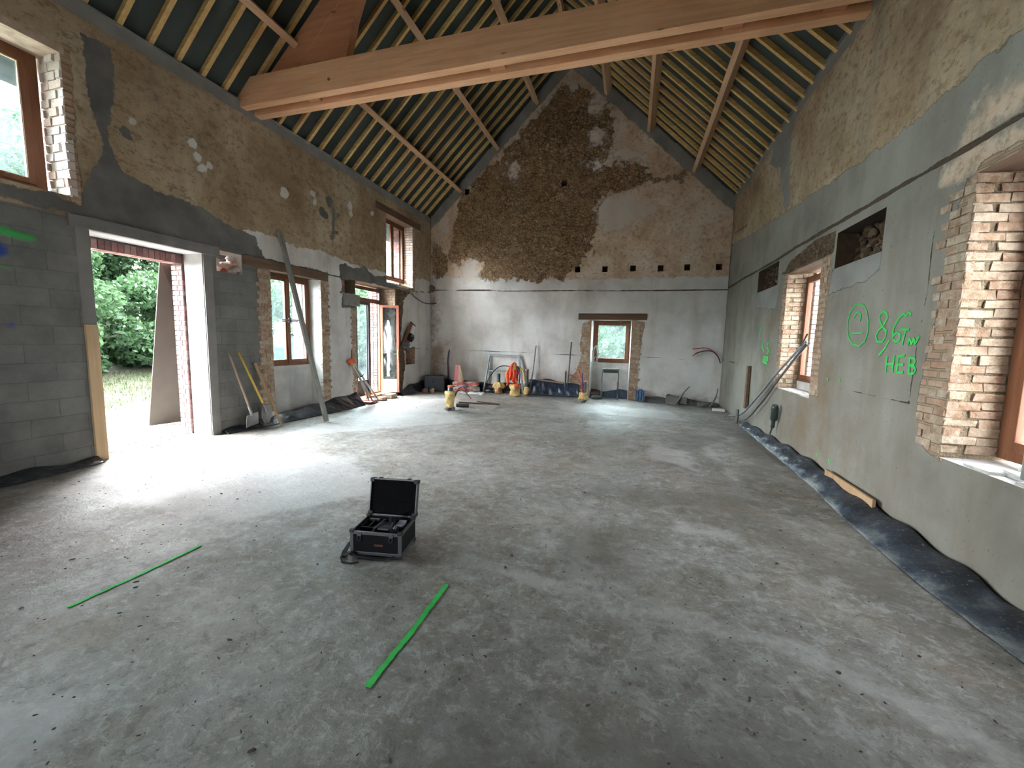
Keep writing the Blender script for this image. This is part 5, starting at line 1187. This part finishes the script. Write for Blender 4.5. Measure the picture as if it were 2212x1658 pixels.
mb = MB(); mb.bar((-3.70, 11.84, .35), (-3.70, 11.86, .62), .02, .03); mb.bar((-3.69, 11.84, .50), (-3.66, 11.84, .56), .03, .03); tag(mb.build('clamp', simple('teal_clamp', (.02, .14, .17), .5)), 'small teal clamp hanging from the trestle crossbar', 'clamp')

# conduit cluster with the vest
V = thing('conduit_column', 'bundle of coloured conduits rising from a yellow foam collar beneath the orange vest', 'conduits', (-3.26, 11.42, 0))
foam(V, (0, 0, .0), .165, .36, 12)
for i, (x, y, m, tip) in enumerate([(-.03, 0, M_BLUE, .0), (.0, .03, M_ORANGE, .02), (.03, 0, M_YELLOW, .05), (.0, -.03, M_BLUE, -.02), (.04, .03, M_ORANGE, .06), (-.04, .03, M_RED, .0)]):
    mb = MB(); mb.tube(tube_curve([(x, y, .3), (x*1.4+.0, y, .62), (x+.05, y-.02, .86), (x+.13, y-.04, .84), (x+.18+tip, y-.06, .72), (x+.19+tip*1.6, y-.07, .52-.03*i)]), .012, 8)
    mb.build('conduit', m, V, smooth=True)
vs_ = thing('safety_vest', 'bright orange-red safety vest draped over the conduit bundle', 'vest', (-3.26, 11.42, 0))
def vest(u, v):
    # hangs from a rounded top over the bundle, in loose folds
    x = (-.23+.37*u)*(.45+.55*min(1, v*2.4)**.7)-.01+.012*math.sin(v*9+u*4)
    z = .99-.07*(2*u-1)**2-v*(.60-.10*u+.05*math.sin(u*11))
    y = -.10-.07*math.sin(PI*min(1, .15+u*.8))*min(1, v*4)+(.020*math.sin(u*24+v*2.5)+.012*math.sin(u*9-v*5))*(.3+.9*v)
    return (x, y, z)
mb = MB(); mb.grid(vest, 46, 30); mb.grid(lambda u, v: (vest(u, 0)[0], vest(u, 0)[1]+.16*v, vest(u, 0)[2]+.02*math.sin(v*PI)-.06*v*v), 46, 6); mb.grid(lambda u, v: (vest(u*.6, 0)[0], .07+.03*math.sin(u*17), vest(u*.6, 0)[2]-.04-v*.42), 30, 12)
vb = mb.build('vest_cloth', M_VEST, vs_, smooth=True, solid=.004)
mb = MB(); mb.grid(lambda u, v: tuple(Vector(vest(.72+.14*v, .02+.30*u))+Vector((.0, -.012, .0))), 16, 4); mb.build('yellow_band', M_YELLOW, vb, smooth=True, solid=.003)
mb = MB(); mb.grid(lambda u, v: tuple(Vector(vest(.0+.06*v, .10+.62*u))+Vector((-.012, -.006, .0))), 16, 3); mb.build('yellow_edge', M_YELLOW, vb, smooth=True, solid=.003)
mb = MB(); mb.grid(lambda u, v: tuple(Vector(vest(.30+.10*v+.18*u, .08+.42*u))+Vector((.0, -.010, .0))), 20, 3); mb.build('reflective_strip', simple('dull_reflective_strip', (.45, .22, .19), .5), vb, smooth=True, solid=.002)
mb = MB(); mb.grid(lambda u, v: tuple(Vector(vest(.84+.13*v, .22+.62*u))+Vector((.0, -.012, .0))), 16, 3); mb.build('dark_lining', M_MAROON, vb, smooth=True, solid=.003)
mb = MB(); pillow(mb, (.08, -.12, .33), .07, .04, .05); mb.build('red_hem', M_VEST, vb, smooth=True)

Cc = thing('capped_pipe', 'upright blue-grey pipe with orange cap in a small foam collar beside the leaning rod', 'pipe', (-3.02, 11.88, 0))
mb = MB(); mb.tube([(0, 0, 0), (0, 0, .76)], .05, 16); mb.build('pipe', M_PIPE, Cc, smooth=True)
mb = MB(); mb.tube([(0, 0, .74), (0, 0, .775)], .058, 16); mb.build('cap', M_PINK, Cc, bevel=.003)
foam(Cc, (-.0, 0, 0), .08, .24, 15)
for i, (a, b, l) in enumerate((((-2.92, 11.88, 0), (-2.80, 12.05, 1.50), 'thin grey rod leaning on the back wall next to the capped pipe'), ((-1.80, 11.95, 0), (-1.73, 12.05, 1.63), 'thin brown rod leaning on the back wall by the niche'))):
    mb = MB(); mb.tube([a, b], .019, 8); tag(mb.build('rod', M_DKSTEEL if i else M_STEEL, smooth=True, org=a), l, 'rod', 'rods leaning on the back wall')
Dd = thing('capped_conduit', 'short upright dark conduit with a faded orange cap near the second rod', 'conduit', (-1.86, 12.0, .36))
mb = MB(); mb.tube([(0, 0, -.36), (0, 0, .40)], .026, 10); mb.build('conduit', M_PIPE, Dd, smooth=True)
mb = MB(); mb.tube([(0, 0, .385), (0, 0, .42)], .030, 10); mb.build('cap', M_PINK, Dd)
F_ = thing('foam_wrapped_conduits', 'foam collar with red and blue conduits and an orange capped pipe before the window niche', 'conduits', (-1.22, 11.08, 0))
foam(F_, (0, 0, .07), .115, .20, 18)
mb = MB(); rock(mb, (0, 0, .05), .10, 410, (1, 1, .7)); mb.build('mortar_base', M_DKCONC, F_)
mb = MB(); mb.tube([(.05, 0, .1), (.05, 0, .56)], .04, 14); pp_ = mb.build('pipe', M_PIPE, F_, smooth=True)
mb = MB(); mb.tube([(.05, 0, .55), (.05, 0, .585)], .048, 14); mb.box((.03, -.05, .565), (.115, -.03, .585)); mb.build('cap', M_PINK, F_, bevel=.003)
for i, (m, e0) in enumerate([(M_RED, (-.42, 0, .74)), (M_BLUE, (-.05, .02, .80)), (M_ORANGE, (-.24, .01, .92)), (M_RED, (-.14, .02, .86))]):
    mb = MB(); e0 = Vector(e0); mb.tube(tube_curve([(-.035+.012*i, .01*i-.02, .1), (-.03+.012*i, .01*i, .40), Vector((-.03, .01*i, .60)).lerp(e0, .35), e0]), .013, 8); mb.build('conduit', m, F_, smooth=True)

# folding chair in the niche
ch = thing('folding_chair', 'folded metal chair with black edge leaning under the small back window', 'chair', (-.56, 11.93, 0), math.radians(2))
def cframe(x, w_): return tube_curve([(-x, .0, .0), (-x+.0, .05, .40), (-x+.01, .13, .82), (-x+.04, .135, .87), (0, .135, .88), (x-.04, .135, .87), (x-.01, .13, .82), (x, .05, .40), (x, 0, 0)], 6)
mb = MB(); mb.tube(cframe(.235, 0), .015, 8); mb.build('back_frame', M_DKSTEEL, ch, smooth=True)
mb = MB(); mb.tube(tube_curve([(-.215, .02, .0), (-.215, .0, .30), (-.215, .03, .52)], 6), .011, 8); mb.build('leg', M_DKSTEEL, ch, smooth=True)
mb = MB(); mb.tube(tube_curve([(.215, .02, .0), (.215, .0, .30), (.215, .03, .52)], 6), .011, 8); mb.build('leg', M_DKSTEEL, ch, smooth=True)
mb = MB(); mb.box((-.21, .10, .76), (.21, .12, .86)); mb.build('backrest', simple('dark_green_vinyl', (.02, .035, .025), .4), ch, bevel=.008)
mb = MB(); mb.tube(tube_curve([(-.205, -.01, .50), (-.205, -.03, .36), (-.17, -.035, .30), (0, -.035, .285), (.17, -.035, .30), (.205, -.03, .36), (.205, -.01, .50)], 6), .012, 8); mb.build('seat_edge', M_STEEL, ch, smooth=True)
mb = MB(); mb.box((-.225, -.005, .01), (.225, .02, .03)); mb.build('foot_bar', M_DKSTEEL, ch)
mb = MB()
for i in range(5):
    r = .055+.008*(i % 3); zc = 1.30-.02*i; pts = [(-1.02+.02*math.sin(i*2)+r*math.cos(a)*1.0, YB-.02-.012*i, zc+(.24+.03*(i % 2))*math.sin(a)-(.30 if (i == 4) else 0)*.8) for a in [k*2*PI/20 for k in range(21)]]
    mb.tube(pts, .008, 6, cap=False)
tag(mb.build('rope_coil', simple('pale_grey_rope', (.42, .40, .37), .8), smooth=True), 'pale rope loops hanging at the left side of the back window', 'rope')

# ------------------------------------------------------------------ plastic sheeting along the walls
def dusty_mat():
    n = NT('dusty_dark_blue_plastic'); p = n.objpos(); z = n.xyz(p)[2]
    d = n.ma('ADD', n.ma('MULTIPLY', n.noise(2.6, 5, rough=.7), 1.0), n.ma('MULTIPLY', z, -1.6))
    c = n.ramp(d, [(.33, (.018, .022, .030)), (.45, (.04, .055, .08)), (.56, (.17, .19, .19))])
    c = n.mix(n.ramp(n.noise(40, 3), [(.62, 0.), (.68, .7)]), c, (.2, .2, .2))
    return n.done(n.bsdf(c, .45, normal=n.bump(n.noise(14, 4), .02)))
def sheet(name, base, top, n, m, label, cat='plastic sheet', seed=0, amp=.04, kind=None):
    """base/top: polylines of equal length; a crumpled strip between them"""
    rr = random.Random(seed); ph = [rr.uniform(0, 6) for _ in range(6)]
    def P(line, u):
        s = u*(len(line)-1); i = min(int(s), len(line)-2); return Vector(line[i]).lerp(Vector(line[i+1]), s-i)
    L = sum((Vector(a)-Vector(b)).length for a, b in zip(base[:-1], base[1:]))
    out = ((Vector(top[0])+Vector(top[-1]))/2-(Vector(base[0])+Vector(base[-1]))/2); out.z = 0
    ax = (Vector(base[-1])-Vector(base[0])).normalized(); nn = Vector((-ax.y, ax.x, 0))
    if out.length > .001 and nn.dot(out) > 0: nn = -nn
    def fn(u, v):
        p = P(base, u).lerp(P(top, u), v); s = u*L
        wv = math.sin(s*7+ph[0]+v*3)*.5+math.sin(s*17+ph[1]-v*5)*.3+math.sin(s*31+ph[2]+v*9)*.2
        p = p+nn*abs(amp*wv)*math.sin(min(1, v*1.15+.05)*PI)+Vector((0, 0, .02*math.sin(s*9+ph[3])*v)); p.z = max(p.z, .002)
        return tuple(p)
    mb = MB(); mb.grid(fn, n, 10); o = mb.build(name, m, smooth=True, solid=.003)
    return tag(o, label, cat, kind=kind)
sheet('plastic_sheet', [(-6.16, 5.5, .004), (-6.10, 6.3, .004), (-6.05, 7.2, .004), (-6.05, 8.2, .004)], [(-6.36, 5.5, .10), (-6.36, 6.3, .16), (-6.36, 7.2, .22), (-6.34, 8.25, .30)], 120, M_BLACKPLASTIC, 'crumpled black plastic skirting below the double window', seed=1)
sheet('plastic_sheet', [(-6.22, 4.9, .004), (-6.20, 5.2, .004), (-6.16, 5.5, .004)], [(-6.36, 4.9, .05), (-6.36, 5.2, .08), (-6.36, 5.5, .10)], 40, M_BLACKPLASTIC, 'short black plastic flap behind the shovels', seed=2)
sheet('plastic_sheet', [(-6.1, 0, .004), (-6.1, 1.2, .004), (-6.12, 2.4, .004), (-6.22, 3.28, .004)], [(-6.36, 0, .12), (-6.36, 1.2, .10), (-6.36, 2.4, .08), (-6.36, 3.28, .05)], 120, M_BLACKPLASTIC, 'black plastic skirting left of the big doorway', seed=3)
sheet('plastic_sheet', [(-6.2, 10.1, .004), (-6.15, 10.8, .004), (-6.1, 11.9, .004)], [(-6.36, 10.1, .10), (-6.36, 10.8, .26), (-6.35, 11.95, .30)], 60, M_BLACKPLASTIC, 'black plastic skirting on the left wall beside the crate', seed=4)
sheet('plastic_sheet', [(-6.0, 11.98, .004), (-5.2, 11.95, .004), (-4.3, 11.93, .004), (-3.2, 11.93, .004)], [(-6.0, 12.06, .34), (-5.2, 12.06, .30), (-4.3, 12.06, .26), (-3.2, 12.06, .34)], 120, M_BLACKPLASTIC, 'black plastic upstand on the back wall behind the trestle', seed=5)
sheet('plastic_sheet', [(-2.98, 11.86, .004), (-2.5, 11.84, .004), (-2.0, 11.86, .004), (-1.45, 11.92, .004)], [(-2.98, 12.05, .44), (-2.5, 12.05, .50), (-2.0, 12.05, .42), (-1.45, 12.06, .36)], 120, M_BLUEPLASTIC, 'glossy dark blue plastic upstand between the two leaning rods', seed=6, amp=.06)
mb = MB(); mb.bar((-2.72, 12.0, .47), (-1.92, 12.0, .40), .02, .05); tag(mb.build('batten', M_GREYWOOD, bevel=.002, org=(-2.3, 12.0, .43)), 'pale batten holding the dark blue plastic against the back wall', 'batten')
sheet('plastic_sheet', [(-1.14, 12.20, .004), (-.8, 12.22, .004), (-.4, 12.20, .004), (-.06, 12.20, .004)], [(-1.14, 12.42, .22), (-.8, 12.42, .18), (-.4, 12.42, .24), (-.06, 12.42, .24)], 60, M_BLUEPLASTIC, 'dark plastic at the foot of the window niche behind the chair', seed=7)
mb = MB()
for i in range(4): mb.bar((-1.12+.0*i, 12.0+.08*i, .12+.01*i), (-.86, 12.0+.08*i, .13+.01*i), .02, .02)
for i in range(3): mb.bar((-1.10+.1*i, 11.99, .12), (-1.10+.1*i, 12.26, .14), .02, .02)
tag(mb.build('grate', M_OLDWOOD), 'small dark grate at the left foot of the window niche', 'grate')
mb = MB(); pillow(mb, (-.93, 11.86, .055), .15, .10, .055, ex=.7); tag(mb.build('work_bag', simple('dark_green_grey_cloth', (.05, .065, .062), .7), smooth=True), 'dark green-grey soft bundle on the floor left of the chair', 'bag')
mb = MB(); pillow(mb, (.28, 11.92, .24), .10, .06, .12, ex=.8); rr = random.Random(2)
mb.grid(lambda u, v: (.17+.22*u, 11.86+.015*math.sin(u*19), .02+.30*v+.015*math.sin(u*13)), 16, 8)
tag(mb.build('plastic_bundle', simple('mid_blue_plastic', (.05, .12, .24), .4, var=.4), smooth=True), 'crumpled blue plastic bundle right of the window niche', 'plastic')
sheet('plastic_sheet', [(.42, 11.93, .004), (1.0, 11.88, .004), (1.6, 11.80, .004), (2.25, 11.7, .004)], [(.42, 12.05, .16), (1.0, 12.05, .12), (1.6, 12.04, .13), (2.3, 12.04, .05)], 100, simple('dusty_grey_plastic', (.09, .092, .10), .5, var=.4), 'dusty grey plastic skirting right of the blue bundle', seed=8)
for i, (pts, l) in enumerate((([(1.20, 11.72, .02), (1.28, 11.72, .12), (1.42, 11.78, .34), (1.56, 11.86, .50)], 'thin dark stake leaning left in the grey heap by the back wall'), ([(2.02, 11.55, .01), (2.10, 11.6, .10), (2.20, 11.68, .32), (2.23, 11.72, .50)], 'dark curved stake standing near the right corner'))):
    mb = MB(); mb.tube(tube_curve(pts), [.022]*16+[.014]*8+[.005], 8); tag(mb.build('stake', M_DKCONC, smooth=True), l, 'stake')
mb = MB(); mb.box((.98, 11.70, 0), (1.28, 11.95, .24), jit=.05); mb.box((1.32, 11.74, 0), (1.52, 11.95, .20), jit=.04); tag(mb.build('debris_heap', M_DKCONC, bevel=.02), 'small dark grey heap on the floor by the back wall, right of the chair', 'rubble')
mb = MB(); mb.box((1.75, 11.55, 0), (2.0, 11.72, .11), jit=.03); tag(mb.build('offcut', M_PALEMORTAR, bevel=.008), 'pale offcut lying by the curved dark stake', 'offcut')
mb = MB(); mb.box((2.02, 11.0, 0), (2.28, 11.12, .05), jit=.01); tag(mb.build('offcut', M_WHITEPAINT, bevel=.004), 'white rectangular offcut near the right corner on the slab', 'offcut')
cd = thing('conduit_pair', 'red and blue conduits curving out of the right back corner', 'conduits', (2.28, 12.02, 1.15))
mb = MB(); mb.tube(tube_curve([(.02, 0, 0), (-.06, 0, .20), (-.20, -.02, .33), (-.40, -.03, .40), (-.70, -.03, .36)]), .012, 8); mb.build('red_conduit', M_RED, cd, smooth=True)
mb = MB(); mb.tube(tube_curve([(.02, 0, 0), (-.05, 0, .17), (-.20, -.02, .31), (-.40, -.04, .32), (-.58, -.04, .26), (-.66, -.04, .20)]), .014, 8); mb.build('blue_conduit', M_NAVY, cd, smooth=True)
mb = MB(); mb.tube([(-.63, -.04, .225), (-.69, -.04, .17)], .017, 8); mb.build('red_tip', M_CAP, cd)

# right wall foot
sheet('plastic_sheet', [(2.20, 9.2, .004), (2.16, 7.8, .004), (2.13, 6.6, .004), (2.10, 5.4, .004), (2.02, 4.4, .004), (2.0, 3.4, .004), (2.06, 2.6, .004)], [(2.33, 9.2, .08), (2.33, 7.8, .12), (2.32, 6.6, .15), (2.32, 5.4, .15), (2.32, 4.4, .13), (2.32, 3.4, .10), (2.33, 2.6, .05)], 200,
      dusty_mat(), 'dusty dark plastic skirting along the foot of the right wall', seed=11, amp=.05)
mb = MB(); mb.bar((2.29, 5.55, .15), (2.29, 4.55, .15), .03, .085, (0, .0, 1)); tag(mb.build('timber_board', M_TIMBER, bevel=.003, org=(2.29, 5.05, .12)), 'orange timber offcut lying on the plastic along the right wall', 'board')
pr = thing('leaning_conduits', 'two pale bent tubes running from the floor up to the far right window', 'conduits', (2.2, 9.0, 0))
for i, off in enumerate((0, .10)):
    mb = MB(); mb.tube([Vector(p)-Vector((2.2, 9.0, 0)) for p in tube_curve([(2.22, 10.2-off*2, .03), (2.24, 9.3-off*3, .22-off*.6), (2.26, 8.4-off*2, .68-off), (2.28, 7.5-off, 1.20-off*.9), (2.31, 6.55, 1.70-off*.4)])], .018, 10); mb.build('tube', M_STEEL if i == 0 else M_PALEMORTAR, pr, smooth=True)
mb = MB(); mb.tube([(.06, -2.45, 1.66), (.05, -2.62, 1.80)], .012, 6); mb.build('loose_end', M_DKSTEEL, pr)
mb = MB(); mb.box((2.30, 9.30, .34), (2.352, 9.42, 1.22)); tag(mb.build('timber_strip', M_OLDWOODY, bevel=.003), 'short upright brown strip on the right wall before the leaning tubes', 'board')
mb = MB(); mb.tube([(2.19, 9.40, .0), (2.20, 9.41, .30)], .03, 8); tag(mb.build('stub_post', M_DKSTEEL), 'short dark stub at the foot of the leaning tubes', 'stub')
mb = MB(); mb.tube(tube_curve([(2.24, 7.45, .20), (2.26, 7.42, .36), (2.25, 7.36, .55), (2.24, 7.33, .70)]), [.012]*6+[.03]*6+[.055]*9+[.058, .055, .05, .035], 12); tag(mb.build('rolled_plastic', simple('dark_green_plastic', (.03, .05, .045), .35, var=.4), smooth=True), 'dark green rolled plastic end standing up by the right wall', 'plastic roll')
tu = thing('sill_tube', 'grey cardboard-like tube with an orange cap on the near right window sill', 'tube', (2.50, 3.33, .81))
mb = MB(); mb.tube([(0, 0, 0), (0, 0, .245)], .065, 20); mb.build('tube_body', simple('mottled_grey_tube', (.22, .26, .24), .5), tu, smooth=True)
mb = MB(); mb.tube([(0, 0, .235), (0, 0, .275), (0, 0, .285)], [.07, .07, .06], 20); mb.build('cap', simple('vivid_orange_cap', (.85, .10, .02), .4), tu, bevel=.003)

# crumbs on the slab
mb = MB(); rr = random.Random(99)
for i in range(1900):
    x = rr.uniform(-6, 2.2); y = .6+10.8*rr.random()**1.7; r = rr.uniform(.0018, .0055)*(1.8 if rr.random() < .10 else 1)
    v, f = bmesh_ico(1); a = rr.uniform(0, 3.14); sx, sy = rr.uniform(.7, 2.6), rr.uniform(.6, 1.3); q = [rr.uniform(.55, 1.3) for _ in v]
    mb.add([(x+r*k_*(p[0]*sx*math.cos(a)-p[1]*sy*math.sin(a)), y+r*k_*(p[0]*sx*math.sin(a)+p[1]*sy*math.cos(a)), max(0, r*.3+r*p[2]*.7)) for p, k_ in zip(v, q)], f)
tag(mb.build('crumbs', simple('dark_crumbs', (.07, .055, .045), .9, var=.5)), 'dark crumbs and chips scattered over the concrete slab', 'debris', kind='stuff')

# ------------------------------------------------------------------ outdoors
def ground_mat():
    n = NT('yard_ground'); p = n.xyz(); d = n.ma('ADD', p[0], n.ma('MULTIPLY', n.ma('SUBTRACT', n.noise(.9, 4), .5), 1.2))
    g = n.ma('ADD', n.ma('MULTIPLY', n.ma('ADD', d, 9.75), -2.0), .5, clamp=True)
    gr = n.ramp(n.noise(3, 5, rough=.7), [(.35, (.014, .026, .008)), (.55, (.030, .034, .014)), (.68, (.055, .050, .026))])
    pv = n.ramp(n.noise(20, 4), [(.3, (.34, .33, .31)), (.7, (.46, .45, .43))])
    return n.done(n.bsdf(n.mix(g, pv, gr), .95, normal=n.bump(n.noise(12, 4), .05)))
mb = MB(); z_ = lambda x: -.015 if x > -9.6 else (-.015+min(1, (-9.6-x)/.35)*.16+max(0, min(-10-x, 6))*.14)
xs = [60, 3, -6.5, -9.6, -9.7, -9.8, -9.95, -11, -13, -16, -20, -30, -60]
mb.grid(lambda u, v: (xs[int(round(u*12))], -40+110*v, z_(xs[int(round(u*12))])-.02*(xs[int(round(u*12))] > -6)), 12, 20)
gd = struct(mb.build('ground', ground_mat()))

def leafmat(name, a, b, c):
    n = NT(name); col = n.ramp(n.island(), [(0., a), (.6, b), (1., c)]); d = n.bsdf(col, .6, spec=.25)
    t = n.n.new('ShaderNodeBsdfTranslucent'); n.put(t.inputs['Color'], n.mix(.4, col, (.05, .11, .03)))
    m = n.n.new('ShaderNodeMixShader'); m.inputs[0].default_value = .35; n.link(d, m.inputs[1]); n.link(t.outputs[0], m.inputs[2]); return n.done(m.outputs[0])
M_LEAF = leafmat('bright_leaves', (.024, .052, .024), (.045, .098, .046), (.095, .17, .085))
M_BARK = simple('grey_bark', (.09, .07, .055), .9, bump=.02)
def foliage(n, rx, rz, zc, leaf, seed, clumps=26):
    r = np.random.default_rng(seed); cc = r.normal(size=(clumps, 3)); cc /= np.linalg.norm(cc, axis=1)[:, None]; cc *= r.uniform(.45, .95, (clumps, 1))
    k = r.integers(0, clumps, n); d = r.normal(size=(n, 3)); d /= np.linalg.norm(d, axis=1)[:, None]
    P = cc[k]+d*(r.uniform(.5, 1, (n, 1))**.5)*.34; P = P*np.array([rx, rx, rz])+np.array([0, 0, zc])
    P = P[P[:,2] > .05]; n = len(P); a = r.normal(size=(n, 3)); a[:, 2] -= .4; a /= np.linalg.norm(a, axis=1)[:, None]
    b = np.cross(a, r.normal(size=(n, 3))); b /= np.linalg.norm(b, axis=1)[:, None]; L = leaf*r.uniform(.6, 1.3, (n, 1))
    V = np.stack([P-a*L/2, P+b*L*.28, P+a*L/2, P-b*L*.28], 1).reshape(-1, 3)
    me = bpy.data.meshes.new('leaves'); me.vertices.add(len(V)); me.vertices.foreach_set('co', V.astype('f').ravel()); F = np.arange(n*4, dtype='i')
    me.loops.add(n*4); me.loops.foreach_set('vertex_index', F); me.polygons.add(n); me.polygons.foreach_set('loop_start', np.arange(0, n*4, 4, dtype='i')); me.update(calc_edges=True); me.materials.append(M_LEAF)
    return me
def plant_proto(name, rx, rz, zc, n, leaf, seed, trunk):
    t = bpy.data.objects.new(name, None); COL.objects.link(t)
    f = bpy.data.objects.new('foliage', foliage(n, rx, rz, zc, leaf, seed)); COL.objects.link(f); f.parent = t
    mb = MB(); rr = random.Random(seed); mb.tube([(0, 0, -.2), (.05, .03, zc*.5), (0, .08, zc)], [trunk, trunk*.8, trunk*.5], 8)
    for i in range(7):
        a = rr.uniform(0, 2*PI); h = rr.uniform(.3, 1)*zc; mb.tube([(0, 0, h), (math.cos(a)*rx*.4, math.sin(a)*rx*.4, h+rz*.3), (math.cos(a)*rx*.8, math.sin(a)*rx*.8, h+rz*.45)], [trunk*.45, trunk*.25, trunk*.1], 6)
    mb.build('trunk', M_BARK, t, smooth=True); return t
def plant_copy(src, loc, rz, sc, label, cat, group=None):
    if src.get('label') is None: r = src
    else:
        r = src.copy(); COL.objects.link(r)
        for c in src.children:
            d = c.copy(); COL.objects.link(d); d.parent = r
    r.location = loc; r.rotation_euler = (0, 0, rz); r.scale = (sc, sc, sc); tag(r, label, cat, group); return r
TREE = plant_proto('tree', 2.3, 3.4, 3.7, 42000, .15, 3, .12)
BUSH = plant_proto('bush', 1.5, 1.3, 1.15, 15000, .13, 4, .05)
for i, (x, y, s) in enumerate([(-16.0, 6.6, .92), (-16.6, 9.8, 1.0), (-17.0, 13.0, .92)]):
    plant_copy(TREE, (x, y, z_(x)-.1), i*1.3, s, 'leafy green tree beyond the yard, the %s of the three in the thicket' % ('left one', 'middle one', 'right one')[i], 'tree', 'trees of the thicket outside the doorway')
for i, (x, y, s) in enumerate([(-13.2, 6.2, 1.0), (-13.6, 8.4, 1.1), (-13.9, 10.6, 1.05)]):
    plant_copy(BUSH, (x, y, z_(x)-.05), i*1.7, s, 'low green bush beyond the grass, the %s of the three seen through the doorway' % ('left one', 'middle one', 'right one')[i], 'bush', 'bushes outside the doorway')
for i, (x, y, s) in enumerate([(-11.6, 11.6, 1.3), (-11.6, 15.2, 1.5)]):  # the second bush is added to dim the glass of the tall door
    plant_copy(BUSH, (x, y, z_(x)-.05), 2.2+i, s, ['green bush outdoors seen through the double window', 'green bush added outdoors to dim the tall glazed door'][i], 'bush')
plant_copy(BUSH, (-.8, 17.2, -.1), .4, 1.6, 'pale twiggy shrub outside the small back window', 'bush')
plant_copy(TREE, (-.5, 24, -.1), .4, 1.0, 'leafy tree behind the shrub outside the small back window', 'tree')
# grass tufts on the bank
mb = MB(); rr = random.Random(12)
for i in range(5000):
    x = -9.7-rr.random()**1.3*3.2; y = rr.uniform(5, 11); h = rr.uniform(.05, .16); a = rr.uniform(0, 6.3); z0 = z_(x)-.02; w_ = .008
    mb.add([(x-w_*math.cos(a), y-w_*math.sin(a), z0), (x+w_*math.cos(a), y+w_*math.sin(a), z0), (x+rr.uniform(-.07, .09), y+rr.uniform(-.07, .07), z0+h)], [(0, 1, 2)])
tag(mb.build('grass', leafmat('dry_green_grass', (.022, .036, .010), (.045, .055, .020), (.085, .08, .04))), 'short rough grass on the bank outside the doorway', 'grass', kind='stuff')
# gravel crumbs at the threshold
mb = MB(); rr = random.Random(13)
for i in range(260):
    x = rr.uniform(-7.4, -6.45); y = rr.uniform(3.45, 4.75); rock(mb, (x, y, .0), rr.uniform(.010, .028), i, (1.2, 1, .7))
tag(mb.build('gravel', simple('pale_gravel', (.40, .38, .36), .9)), 'pale crushed stone spilling over the doorway threshold', 'gravel', kind='stuff')
# fibre panel leaning outside
mb = MB(); mb.prism([(0, 0), (1, 0), (1, 1), (0, 1)], lambda a, b, d: tuple((Vector((-8.00, 4.86, 0))*(1-a)+Vector((-7.75, 5.95, 0))*a)*(1-b)+(Vector((-7.07, 4.60, 2.74))*(1-a)+Vector((-7.07, 5.75, 2.74))*a)*b+Vector((-d, 0, 0))), 0, .018)
tag(mb.build('fibre_board', M_PANEL, bevel=.003), 'tall beige board leaning outside against the doorway pier', 'panel')
mb = MB(); mb.prism([(0, 0), (1, 0), (1, 1), (0, 1)], lambda a, b, d: (-9.2-d, 8.3+1.9*a, -.02+1.62*b), 0, .03)
tag(mb.build('blue_board', simple('pale_blue_board', (.022, .05, .10), .6, var=.15)), 'pale blue board standing outdoors beyond the double window', 'panel')
